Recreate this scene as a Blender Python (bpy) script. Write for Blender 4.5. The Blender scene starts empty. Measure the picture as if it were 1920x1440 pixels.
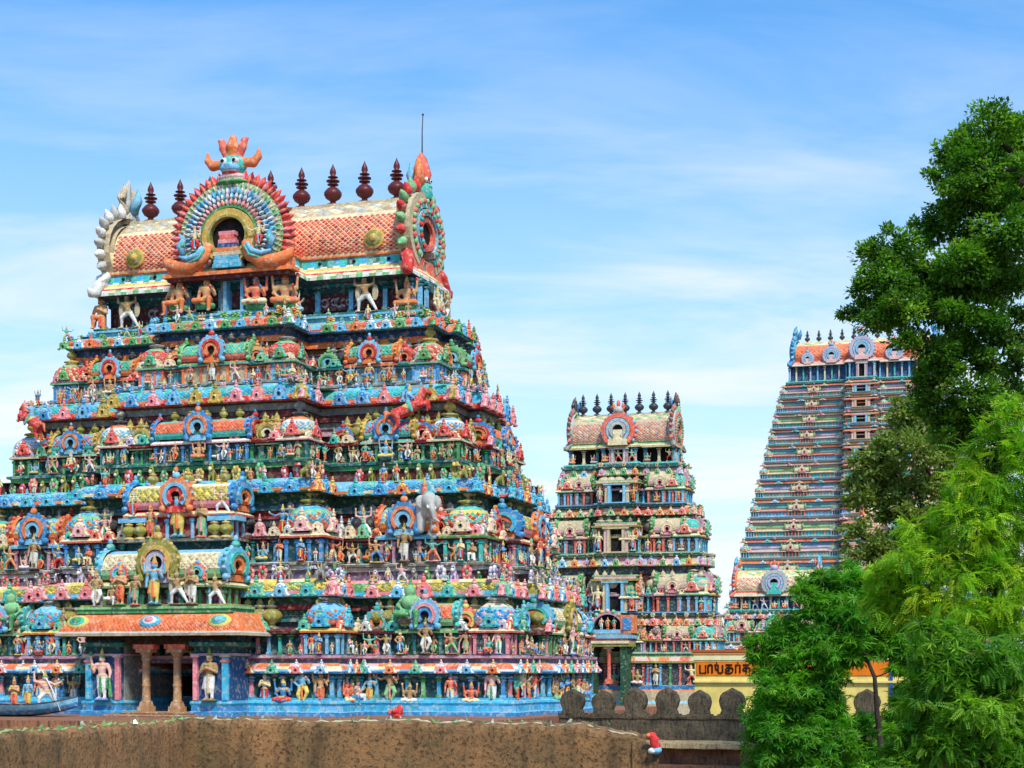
import bpy, math, random
import numpy as np
from mathutils import Matrix, Vector

random.seed(7)
rng = np.random.default_rng(7)
R = math.radians
scene = bpy.context.scene
COL = scene.collection

# ------------------------------------------------------------------ camera
FPX = 3200.0                       # focal length in pixels of the 1920 wide photograph
EYE = 1.6
cam_d = bpy.data.cameras.new('camera')
cam_d.sensor_width = 36.0
cam_d.lens = FPX / 1920.0 * 36.0
cam_d.shift_y = 535.0 / 1920.0
cam_d.clip_start = 0.1
cam_d.clip_end = 20000.0
cam = bpy.data.objects.new('camera', cam_d)
cam.location = (0, 0, EYE)
cam.rotation_euler = (R(90), 0, 0)
COL.objects.link(cam)
scene.camera = cam

# ------------------------------------------------------------------ world and sun
SUN_EL = R(50)
SUN_ROT = math.atan2(0.34, -0.94)
world = bpy.data.worlds.new('World')
scene.world = world
world.use_nodes = True
wt = world.node_tree
for n in list(wt.nodes):
    wt.nodes.remove(n)
N = wt.nodes.new
L = wt.links.new
out = N('ShaderNodeOutputWorld')
bg = N('ShaderNodeBackground')
bg.inputs['Strength'].default_value = 0.108
sky = N('ShaderNodeTexSky')
sky.sky_type = 'NISHITA'
sky.sun_disc = False
sky.sun_elevation = SUN_EL
sky.sun_rotation = SUN_ROT
sky.altitude = 100
sky.air_density = 1.0
sky.dust_density = 0.4
sky.ozone_density = 2.5
tc = N('ShaderNodeTexCoord')
sep = N('ShaderNodeSeparateXYZ')
L(tc.outputs['Generated'], sep.inputs[0])
# cloud sheet: the view direction met with a flat layer overhead
den = N('ShaderNodeMath'); den.operation = 'ADD'; den.inputs[1].default_value = 0.16
mxz = N('ShaderNodeMath'); mxz.operation = 'MAXIMUM'; mxz.inputs[1].default_value = 0.0
L(sep.outputs['Z'], mxz.inputs[0]); L(mxz.outputs[0], den.inputs[0])
dx = N('ShaderNodeMath'); dx.operation = 'DIVIDE'
dy = N('ShaderNodeMath'); dy.operation = 'DIVIDE'
L(sep.outputs['X'], dx.inputs[0]); L(den.outputs[0], dx.inputs[1])
L(sep.outputs['Y'], dy.inputs[0]); L(den.outputs[0], dy.inputs[1])
cmb = N('ShaderNodeCombineXYZ')
L(dx.outputs[0], cmb.inputs['X']); L(dy.outputs[0], cmb.inputs['Y'])
mp = N('ShaderNodeMapping')
mp.inputs['Scale'].default_value = (0.62, 1.35, 1.0)
mp.inputs['Rotation'].default_value = (0, 0, R(9))
mp.inputs['Location'].default_value = (3.1, 1.7, 0)
L(cmb.outputs[0], mp.inputs['Vector'])
nz = N('ShaderNodeTexNoise')
nz.inputs['Scale'].default_value = 1.9
nz.inputs['Detail'].default_value = 7.0
nz.inputs['Roughness'].default_value = 0.58
nz.inputs['Distortion'].default_value = 0.5
L(mp.outputs[0], nz.inputs['Vector'])
cr = N('ShaderNodeValToRGB')
cr.color_ramp.elements[0].position = 0.43
cr.color_ramp.elements[0].color = (0, 0, 0, 1)
cr.color_ramp.elements[1].position = 0.66
cr.color_ramp.elements[1].color = (1, 1, 1, 1)
L(nz.outputs['Fac'], cr.inputs['Fac'])
# clouds crowd together towards the horizon, as a thin layer seen edge-on does
hz = N('ShaderNodeMapRange')
hz.inputs['From Min'].default_value = 0.0
hz.inputs['From Max'].default_value = 0.40
hz.inputs['To Min'].default_value = 1.0
hz.inputs['To Max'].default_value = 0.0
L(mxz.outputs[0], hz.inputs['Value'])
pw = N('ShaderNodeMath'); pw.operation = 'POWER'; pw.inputs[1].default_value = 1.35
L(hz.outputs[0], pw.inputs[0])
pg = N('ShaderNodeMath'); pg.operation = 'MULTIPLY'; pg.inputs[1].default_value = 0.95
L(pw.outputs[0], pg.inputs[0])
am = N('ShaderNodeMath'); am.operation = 'MULTIPLY_ADD'; am.inputs[1].default_value = 0.72; am.inputs[2].default_value = 0.14
L(hz.outputs[0], am.inputs[0])
cm = N('ShaderNodeMath'); cm.operation = 'MULTIPLY'
L(cr.outputs['Color'], cm.inputs[0]); L(am.outputs[0], cm.inputs[1])
ad = N('ShaderNodeMath'); ad.operation = 'ADD'
L(cm.outputs[0], ad.inputs[0]); L(pg.outputs[0], ad.inputs[1])
cl = N('ShaderNodeMath'); cl.operation = 'MINIMUM'; cl.inputs[1].default_value = 0.97
L(ad.outputs[0], cl.inputs[0])
tint = N('ShaderNodeMix'); tint.data_type = 'RGBA'; tint.blend_type = 'MULTIPLY'
tint.inputs['Factor'].default_value = 1.0
tint.inputs['B'].default_value = (0.46, 1.03, 1.36, 1)
L(sky.outputs['Color'], tint.inputs['A'])
mix = N('ShaderNodeMix'); mix.data_type = 'RGBA'
L(cl.outputs[0], mix.inputs['Factor'])
L(tint.outputs['Result'], mix.inputs['A'])
mix.inputs['B'].default_value = (5.6, 5.9, 6.15, 1)
L(mix.outputs['Result'], bg.inputs['Color'])
L(bg.outputs[0], out.inputs['Surface'])

sun_d = bpy.data.lights.new('sun', 'SUN')
sun_d.energy = 2.55
sun_d.angle = R(8.0)
sun_d.color = (1.0, 0.94, 0.83)
sun = bpy.data.objects.new('sun', sun_d)
sv = Vector((math.sin(SUN_ROT) * math.cos(SUN_EL), math.cos(SUN_ROT) * math.cos(SUN_EL), math.sin(SUN_EL)))
sun.rotation_euler = sv.to_track_quat('Z', 'Y').to_euler()
sun.location = (20, -30, 60)
COL.objects.link(sun)

vs = scene.view_settings
vs.view_transform = 'Standard'
vs.look = 'None'
vs.exposure = 0.66
vs.gamma = 1.0
vs.use_curve_mapping = False

# ------------------------------------------------------------------ colours and materials
def lin(r, g, b):
    def f(c):
        c /= 255.0
        return c / 12.92 if c <= 0.04045 else ((c + 0.055) / 1.055) ** 2.4
    return (f(r), f(g), f(b))

P = {k: lin(*v) for k, v in dict(
    blue=(40, 136, 196), lblue=(104, 184, 218), cyan=(34, 172, 208), turq=(40, 182, 166), teal=(22, 112, 112),
    dteal=(20, 70, 76), green=(58, 150, 80), lgreen=(120, 188, 122), dgreen=(20, 80, 52), olive=(146, 140, 44),
    yellow=(222, 194, 70), cream=(232, 212, 160), beige=(198, 178, 138), orange=(240, 116, 40), coral=(240, 98, 72),
    red=(214, 38, 34), dred=(138, 26, 32), pink=(236, 128, 140), lpink=(238, 176, 170), mauve=(188, 136, 158),
    purple=(108, 88, 122), lilac=(180, 174, 202), white=(228, 228, 222), grey=(132, 134, 126), lgrey=(182, 182, 174), dgrey=(62, 64, 70),
    skin=(208, 150, 100), tan=(180, 134, 88), brown=(118, 72, 42), dark=(14, 12, 14), dbrown=(52, 30, 18),
    maroon=(96, 36, 38), dblue=(22, 78, 128), gold=(206, 164, 60), stone=(112, 104, 84)).items()}

def fade(c, d=0.10, l=1.16):
    g = 0.3 * c[0] + 0.55 * c[1] + 0.15 * c[2]
    return tuple(min(.9, (x * (1 - d) + g * d) * l) for x in c)
P = {k: fade(v) if k not in ('dark', 'dbrown') else v for k, v in P.items()}

def new_mat(name):
    m = bpy.data.materials.new(name)
    m.use_nodes = True
    nt = m.node_tree
    for n in list(nt.nodes):
        nt.nodes.remove(n)
    o = nt.nodes.new('ShaderNodeOutputMaterial')
    return m, nt, o

def painted(name, stain=0.62, rough=0.80, stain_col=(0.05, 0.045, 0.04), bump=0.35, scl=1.0, cell=9.0, motif=1.0):
    """old oil paint over plaster: the colour of every piece is carried by the mesh, dirt and wear come on top"""
    m, nt, o = new_mat(name)
    N, L = nt.nodes.new, nt.links.new
    b = N('ShaderNodeBsdfPrincipled'); b.inputs['Specular IOR Level'].default_value = 0.25
    a = N('ShaderNodeAttribute'); a.attribute_name = 'Col'
    g = N('ShaderNodeNewGeometry')
    # big uneven fading
    n1 = N('ShaderNodeTexNoise'); n1.inputs['Scale'].default_value = 1.3 * scl; n1.inputs['Detail'].default_value = 5
    n1.inputs['Roughness'].default_value = 0.65
    L(g.outputs['Position'], n1.inputs['Vector'])
    r1 = N('ShaderNodeMapRange'); r1.inputs['From Min'].default_value = 0.3; r1.inputs['From Max'].default_value = 0.7
    r1.inputs['To Min'].default_value = 0.80; r1.inputs['To Max'].default_value = 1.10
    L(n1.outputs['Fac'], r1.inputs['Value'])
    mu = N('ShaderNodeMix'); mu.data_type = 'RGBA'; mu.blend_type = 'MULTIPLY'; mu.inputs['Factor'].default_value = 1
    L(a.outputs['Color'], mu.inputs['A']); L(r1.outputs[0], mu.inputs['B'])
    # rain streaks and mould, long in z
    mp = N('ShaderNodeMapping'); mp.inputs['Scale'].default_value = (4.2 * scl, 4.2 * scl, 0.9 * scl)
    L(g.outputs['Position'], mp.inputs['Vector'])
    n2 = N('ShaderNodeTexNoise'); n2.inputs['Scale'].default_value = 1.0; n2.inputs['Detail'].default_value = 8
    n2.inputs['Roughness'].default_value = 0.7
    L(mp.outputs[0], n2.inputs['Vector'])
    r2 = N('ShaderNodeMapRange'); r2.inputs['From Min'].default_value = 0.52; r2.inputs['From Max'].default_value = 0.74
    r2.inputs['To Min'].default_value = 0.0; r2.inputs['To Max'].default_value = stain
    L(n2.outputs['Fac'], r2.inputs['Value'])
    m2 = N('ShaderNodeMix'); m2.data_type = 'RGBA'
    L(r2.outputs[0], m2.inputs['Factor']); L(mu.outputs['Result'], m2.inputs['A'])
    m2.inputs['B'].default_value = (*stain_col, 1)
    # hand-painted and moulded small motifs: cells with their own shade and a thin groove between them
    vo = N('ShaderNodeTexVoronoi'); vo.inputs['Scale'].default_value = cell * scl
    ve = N('ShaderNodeTexVoronoi'); ve.feature = 'DISTANCE_TO_EDGE'; ve.inputs['Scale'].default_value = cell * scl
    L(g.outputs['Position'], vo.inputs['Vector']); L(g.outputs['Position'], ve.inputs['Vector'])
    sc = N('ShaderNodeSeparateColor'); L(vo.outputs['Color'], sc.inputs[0])
    rv = N('ShaderNodeMapRange'); rv.inputs['To Min'].default_value = 0.82; rv.inputs['To Max'].default_value = 1.20
    L(sc.outputs[0], rv.inputs['Value'])
    mv = N('ShaderNodeMix'); mv.data_type = 'RGBA'; mv.blend_type = 'MULTIPLY'; mv.inputs['Factor'].default_value = motif
    L(m2.outputs['Result'], mv.inputs['A']); L(rv.outputs[0], mv.inputs['B'])
    # some motifs picked out in a pale tint, less so on dark grounds
    lum = N('ShaderNodeRGBToBW'); L(a.outputs['Color'], lum.inputs[0])
    lk = N('ShaderNodeMapRange'); lk.inputs['From Max'].default_value = 0.12; L(lum.outputs[0], lk.inputs['Value'])
    pk = N('ShaderNodeMapRange'); pk.inputs['From Min'].default_value = 0.72; pk.inputs['From Max'].default_value = 0.78
    pk.inputs['To Max'].default_value = 0.42 * motif
    L(sc.outputs[1], pk.inputs['Value'])
    pm_ = N('ShaderNodeMath'); pm_.operation = 'MULTIPLY'; L(pk.outputs[0], pm_.inputs[0]); L(lk.outputs[0], pm_.inputs[1])
    mp2 = N('ShaderNodeMix'); mp2.data_type = 'RGBA'; L(pm_.outputs[0], mp2.inputs['Factor']); L(mv.outputs['Result'], mp2.inputs['A'])
    mp2.inputs['B'].default_value = (0.72, 0.62, 0.44, 1)
    ge = N('ShaderNodeMapRange'); ge.inputs['From Max'].default_value = 0.09; ge.inputs['To Min'].default_value = 0.40 * motif; ge.inputs['To Max'].default_value = 0.0
    L(ve.outputs['Distance'], ge.inputs['Value'])
    mg = N('ShaderNodeMix'); mg.data_type = 'RGBA'; L(ge.outputs[0], mg.inputs['Factor']); L(mp2.outputs['Result'], mg.inputs['A'])
    mg.inputs['B'].default_value = (*stain_col, 1)
    # fine chipping down to the plaster
    n3 = N('ShaderNodeTexNoise'); n3.inputs['Scale'].default_value = 14.0 * scl; n3.inputs['Detail'].default_value = 6
    L(g.outputs['Position'], n3.inputs['Vector'])
    r3 = N('ShaderNodeMapRange'); r3.inputs['From Min'].default_value = 0.60; r3.inputs['From Max'].default_value = 0.72
    r3.inputs['To Min'].default_value = 0.0; r3.inputs['To Max'].default_value = 0.45
    L(n3.outputs['Fac'], r3.inputs['Value'])
    cm_ = N('ShaderNodeMath'); cm_.operation = 'MULTIPLY'; L(r3.outputs[0], cm_.inputs[0]); L(lk.outputs[0], cm_.inputs[1])
    m3 = N('ShaderNodeMix'); m3.data_type = 'RGBA'
    L(cm_.outputs[0], m3.inputs['Factor']); L(mg.outputs['Result'], m3.inputs['A'])
    m3.inputs['B'].default_value = (0.33, 0.30, 0.25, 1)
    L(m3.outputs['Result'], b.inputs['Base Color'])
    b.inputs['Roughness'].default_value = rough
    bp = N('ShaderNodeBump'); bp.inputs['Strength'].default_value = bump; bp.inputs['Distance'].default_value = 0.03 / scl
    hm = N('ShaderNodeMath'); hm.operation = 'MULTIPLY_ADD'; hm.inputs[1].default_value = 3.0 * motif
    he = N('ShaderNodeMath'); he.operation = 'MINIMUM'; he.inputs[1].default_value = 0.16
    L(ve.outputs['Distance'], he.inputs[0]); L(he.outputs[0], hm.inputs[0]); L(n3.outputs['Fac'], hm.inputs[2])
    L(hm.outputs[0], bp.inputs['Height']); L(bp.outputs[0], b.inputs['Normal'])
    L(b.outputs[0], o.inputs['Surface'])
    return m

def masonry(name, ca, cb, cc, scale=1.0, bump=0.6, pit=0.5, streak=0.75, sfreq=1.0):
    """old lime-plastered stone: two mottled tones, dark pits, black mould"""
    m, nt, o = new_mat(name)
    N, L = nt.nodes.new, nt.links.new
    b = N('ShaderNodeBsdfPrincipled'); b.inputs['Roughness'].default_value = 0.92
    g = N('ShaderNodeNewGeometry')
    n1 = N('ShaderNodeTexNoise'); n1.inputs['Scale'].default_value = 1.6 * scale * (sfreq ** .5); n1.inputs['Detail'].default_value = 8
    n1.inputs['Roughness'].default_value = 0.7
    L(g.outputs['Position'], n1.inputs['Vector'])
    r1 = N('ShaderNodeValToRGB')
    e = r1.color_ramp.elements
    e[0].position = 0.34; e[0].color = (*cb, 1); e[1].position = 0.66; e[1].color = (*ca, 1)
    L(n1.outputs['Fac'], r1.inputs['Fac'])
    n2 = N('ShaderNodeTexNoise'); n2.inputs['Scale'].default_value = 11 * scale; n2.inputs['Detail'].default_value = 8
    n2.inputs['Roughness'].default_value = 0.75
    L(g.outputs['Position'], n2.inputs['Vector'])
    r2 = N('ShaderNodeMapRange'); r2.inputs['From Min'].default_value = 0.50; r2.inputs['From Max'].default_value = 0.62
    r2.inputs['To Max'].default_value = pit
    L(n2.outputs['Fac'], r2.inputs['Value'])
    m2 = N('ShaderNodeMix'); m2.data_type = 'RGBA'
    L(r2.outputs[0], m2.inputs['Factor']); L(r1.outputs['Color'], m2.inputs['A']); m2.inputs['B'].default_value = (*cc, 1)
    mp = N('ShaderNodeMapping'); mp.inputs['Scale'].default_value = (2.6 * scale * sfreq, 2.6 * scale * sfreq, 0.5 * scale * sfreq)
    L(g.outputs['Position'], mp.inputs['Vector'])
    n3 = N('ShaderNodeTexNoise'); n3.inputs['Detail'].default_value = 6; L(mp.outputs[0], n3.inputs['Vector'])
    r3 = N('ShaderNodeMapRange'); r3.inputs['From Min'].default_value = 0.50; r3.inputs['From Max'].default_value = 0.68
    r3.inputs['To Max'].default_value = streak
    L(n3.outputs['Fac'], r3.inputs['Value'])
    m3 = N('ShaderNodeMix'); m3.data_type = 'RGBA'
    L(r3.outputs[0], m3.inputs['Factor']); L(m2.outputs['Result'], m3.inputs['A'])
    m3.inputs['B'].default_value = (cc[0] * 0.8, cc[1] * 0.85, cc[2] * 0.8, 1)
    L(m3.outputs['Result'], b.inputs['Base Color'])
    bp = N('ShaderNodeBump'); bp.inputs['Strength'].default_value = bump; bp.inputs['Distance'].default_value = 0.05 / scale
    L(n2.outputs['Fac'], bp.inputs['Height']); L(bp.outputs[0], b.inputs['Normal'])
    L(b.outputs[0], o.inputs['Surface'])
    return m

def leafy(name, trans=0.45):
    m, nt, o = new_mat(name)
    N, L = nt.nodes.new, nt.links.new
    a = N('ShaderNodeAttribute'); a.attribute_name = 'Col'
    b = N('ShaderNodeBsdfPrincipled'); b.inputs['Roughness'].default_value = 0.5
    b.inputs['Specular IOR Level'].default_value = 0.35
    L(a.outputs['Color'], b.inputs['Base Color'])
    t = N('ShaderNodeBsdfTranslucent')
    gm = N('ShaderNodeMix'); gm.data_type = 'RGBA'; gm.blend_type = 'MULTIPLY'; gm.inputs['Factor'].default_value = 1
    gm.inputs['B'].default_value = (1.35, 1.5, 0.6, 1)
    L(a.outputs['Color'], gm.inputs['A']); L(gm.outputs['Result'], t.inputs['Color'])
    ms = N('ShaderNodeMixShader'); ms.inputs['Fac'].default_value = trans
    L(b.outputs[0], ms.inputs[1]); L(t.outputs[0], ms.inputs[2]); L(ms.outputs[0], o.inputs['Surface'])
    return m

def glassy(name):
    m, nt, o = new_mat(name)
    b = nt.nodes.new('ShaderNodeBsdfPrincipled')
    a = nt.nodes.new('ShaderNodeAttribute'); a.attribute_name = 'Col'
    nt.links.new(a.outputs['Color'], b.inputs['Base Color'])
    b.inputs['Roughness'].default_value = 0.15
    b.inputs['Transmission Weight'].default_value = 0.35
    nt.links.new(b.outputs[0], o.inputs['Surface'])
    return m

M_PAINT = painted('painted_plaster', stain=0.5, motif=0.75)
M_FAR = painted('painted_plaster_far', stain=0.45, bump=0.2, scl=0.45, cell=17.0, motif=0.8)
M_STATUE = painted('painted_sculpture', stain=0.5, cell=15.0, motif=0.6)
M_METAL = painted('oxidised_copper', stain=0.35, rough=0.38, stain_col=(0.02, 0.015, 0.015), bump=0.15, motif=0.0)
M_BARK = masonry('bark', lin(72, 58, 44), lin(40, 32, 25), lin(22, 18, 15), 3.0, 0.8)
M_BROWN = masonry('brown_plaster_wall', lin(182, 130, 80), lin(118, 96, 60), lin(46, 35, 25), 2.1, 1.2, 0.88, 0.5, 0.22)
M_STONE = masonry('mouldy_granite', lin(116, 100, 76), lin(66, 58, 44), lin(26, 24, 19), 1.2, 0.9, 0.75)
M_FLOOR = masonry('terrace_tile', lin(176, 118, 82), lin(132, 84, 58), lin(70, 46, 34), 0.8, 0.3, 0.3)
M_EARTH = masonry('earth', lin(120, 98, 70), lin(92, 76, 54), lin(60, 52, 40), 0.2, 0.2, 0.3)
M_YELLOW = painted('yellow_limewash', stain=0.14, rough=0.85, bump=0.2, motif=0.0)
M_LEAF = leafy('leaf')
M_GLASS = glassy('broken_glass')

# ------------------------------------------------------------------ mesh helpers
class MB:
    """collects coloured faces and links them as one mesh"""
    def __init__(s):
        s.V, s.F, s.C, s.S = [], [], [], []
    def add(s, verts, faces, col, smooth=False, M=None):
        o = len(s.V)
        if M is not None:
            verts = [tuple(M @ Vector(v)) for v in verts]
        s.V.extend(verts)
        for i, f in enumerate(faces):
            s.F.append(tuple(o + k for k in f))
            s.C.append(col[i] if isinstance(col, list) else col)
            s.S.append(smooth)
    def merge(s, other, M):
        o = len(s.V)
        s.V.extend(tuple(M @ Vector(v)) for v in other.V)
        s.F.extend(tuple(o + k for k in f) for f in other.F)
        s.C.extend(other.C); s.S.extend(other.S)
    def box(s, c, d, col, M=None, taper=1.0):
        x, y, z = c; a, b, h = d[0] / 2, d[1] / 2, d[2] / 2
        t = taper
        v = [(x - a, y - b, z - h), (x + a, y - b, z - h), (x + a, y + b, z - h), (x - a, y + b, z - h),
             (x - a * t, y - b * t, z + h), (x + a * t, y - b * t, z + h), (x + a * t, y + b * t, z + h), (x - a * t, y + b * t, z + h)]
        s.add(v, [(3, 2, 1, 0), (4, 5, 6, 7), (0, 1, 5, 4), (1, 2, 6, 5), (2, 3, 7, 6), (3, 0, 4, 7)], col, False, M)
    def lathe(s, prof, n, cols, c=(0, 0, 0), sq=2.0, smooth=True, M=None, sx=1, sy=1):
        v, f, cc = [], [], []
        for r, z in prof:
            for i in range(n):
                t = 2 * math.pi * (i + 0.5) / n
                ct, st = math.cos(t), math.sin(t)
                k = 1.0 if sq == 2.0 else (abs(ct) ** sq + abs(st) ** sq) ** (-1 / sq)
                v.append((c[0] + r * ct * k * sx, c[1] + r * st * k * sy, c[2] + z))
        for j in range(len(prof) - 1):
            cj = cols[j % len(cols)] if isinstance(cols, list) else cols
            for i in range(n):
                f.append((j * n + i, j * n + (i + 1) % n, (j + 1) * n + (i + 1) % n, (j + 1) * n + i))
                cc.append(cj[i % len(cj)] if isinstance(cj, list) else cj)
        f.append(tuple((len(prof) - 1) * n + i for i in range(n)))
        cc.append(cc[-1])
        s.add(v, f, cc, smooth, M)
    def ball(s, c, r, col, n=8, m=5, M=None):
        if not isinstance(r, tuple): r = (r, r, r)
        v, f = [(c[0], c[1], c[2] - r[2])], []
        for j in range(1, m):
            p = math.pi * j / m
            for i in range(n):
                t = 2 * math.pi * i / n
                v.append((c[0] + r[0] * math.sin(p) * math.cos(t), c[1] + r[1] * math.sin(p) * math.sin(t), c[2] - r[2] * math.cos(p)))
        v.append((c[0], c[1], c[2] + r[2]))
        for i in range(n):
            f.append((0, 1 + (i + 1) % n, 1 + i))
            f.append((len(v) - 1, 1 + (m - 2) * n + i, 1 + (m - 2) * n + (i + 1) % n))
        for j in range(m - 2):
            for i in range(n):
                a, b = 1 + j * n + i, 1 + j * n + (i + 1) % n
                f.append((a, b, b + n, a + n))
        s.add(v, f, col, True, M)
    def tube(s, pts, rad, col, n=6, cap=True):
        pts = [Vector(p) for p in pts]
        v, f = [], []
        up = Vector((0.13, 0.21, 0.97))
        for k, p in enumerate(pts):
            d = (pts[min(k + 1, len(pts) - 1)] - pts[max(k - 1, 0)]).normalized()
            a = d.cross(up)
            if a.length < 1e-3: a = d.cross(Vector((1, 0, 0)))
            a.normalize(); b = d.cross(a)
            for i in range(n):
                t = 2 * math.pi * i / n
                v.append(tuple(p + (a * math.cos(t) + b * math.sin(t)) * rad[k]))
        for k in range(len(pts) - 1):
            for i in range(n):
                f.append((k * n + i, k * n + (i + 1) % n, (k + 1) * n + (i + 1) % n, (k + 1) * n + i))
        if cap:
            f.append(tuple(range(n - 1, -1, -1))); f.append(tuple((len(pts) - 1) * n + i for i in range(n)))
        s.add(v, f, col, True)
    def arc(s, cx, cz, r0, r1, yb, yf, a0, a1, n, col, smooth=False, M=None, sz=1.0):
        """flat ring segment standing in the x-z plane, front at yf (towards -y), back at yb"""
        v, f, cc = [], [], []
        for i in range(n + 1):
            t = R(a0 + (a1 - a0) * i / n)
            ct, st = math.cos(t), math.sin(t) * sz
            v += [(cx + r0 * ct, yf, cz + r0 * st), (cx + r1 * ct, yf, cz + r1 * st), (cx + r1 * ct, yb, cz + r1 * st), (cx + r0 * ct, yb, cz + r0 * st)]
        for i in range(n):
            o, p = 4 * i, 4 * i + 4
            ci = col[i % len(col)] if isinstance(col, list) else col
            f += [(o, p, p + 1, o + 1), (o + 1, p + 1, p + 2, o + 2), (o + 3, o, p, p + 3)[::1]]
            cc += [ci] * 3
        e = 4 * n
        f += [(0, 1, 2, 3), (e, e + 3, e + 2, e + 1)]; cc += [cc[0], cc[-1]]
        s.add(v, f, cc, smooth, M)
    def fan(s, cx, cz, r, y, a0, a1, n, col, zb=None):
        v = [(cx, y, cz if zb is None else zb)]
        for i in range(n + 1):
            t = R(a0 + (a1 - a0) * i / n)
            v.append((cx + r * math.cos(t), y, cz + r * math.sin(t)))
        s.add(v, [(0, i + 2, i + 1) for i in range(n)], col)
    def mesh(s, name, mat):
        me = bpy.data.meshes.new(name)
        me.from_pydata(s.V, [], s.F)
        fin(me, s.C, s.S, mat)
        return me

def fin(me, cols, smooth, mat):
    a = me.attributes.new('Col', 'FLOAT_COLOR', 'FACE')
    c = np.ones((len(me.polygons), 4), dtype=np.float32)
    c[:, :3] = np.asarray(cols, dtype=np.float32)
    a.data.foreach_set('color', c.ravel())
    me.polygons.foreach_set('use_smooth', np.asarray(smooth, dtype=bool) if not isinstance(smooth, bool) else np.full(len(me.polygons), smooth))
    me.materials.append(mat)
    me.update()

def link(name, data, parent=None, loc=(0, 0, 0), rz=0.0, scale=1.0, label=None, cat=None, group=None, kind=None):
    o = bpy.data.objects.new(name, data)
    COL.objects.link(o)
    if parent is not None: o.parent = parent
    o.location = loc
    if rz: o.rotation_euler = (0, 0, rz)
    if scale != 1.0: o.scale = scale if isinstance(scale, tuple) else (scale,) * 3
    if label: o['label'] = label
    if cat: o['category'] = cat
    if group: o['group'] = group
    if kind: o['kind'] = kind
    return o

def arrays_mesh(name, V, F, C, mat, smooth=False):
    """V (n,3), F (m,k) all with the same k, C (m,3)"""
    me = bpy.data.meshes.new(name)
    k = F.shape[1]
    me.vertices.add(len(V)); me.vertices.foreach_set('co', np.asarray(V, dtype=np.float32).ravel())
    me.loops.add(F.size); me.loops.foreach_set('vertex_index', F.astype(np.int32).ravel())
    me.polygons.add(len(F)); me.polygons.foreach_set('loop_start', np.arange(0, F.size, k, dtype=np.int32))
    me.update(calc_edges=True)
    fin(me, C, smooth, mat)
    return me

def vary(c, a=0.12):
    k = 1 + random.uniform(-a, a)
    return (min(1, c[0] * k), min(1, c[1] * k), min(1, c[2] * k))

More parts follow.
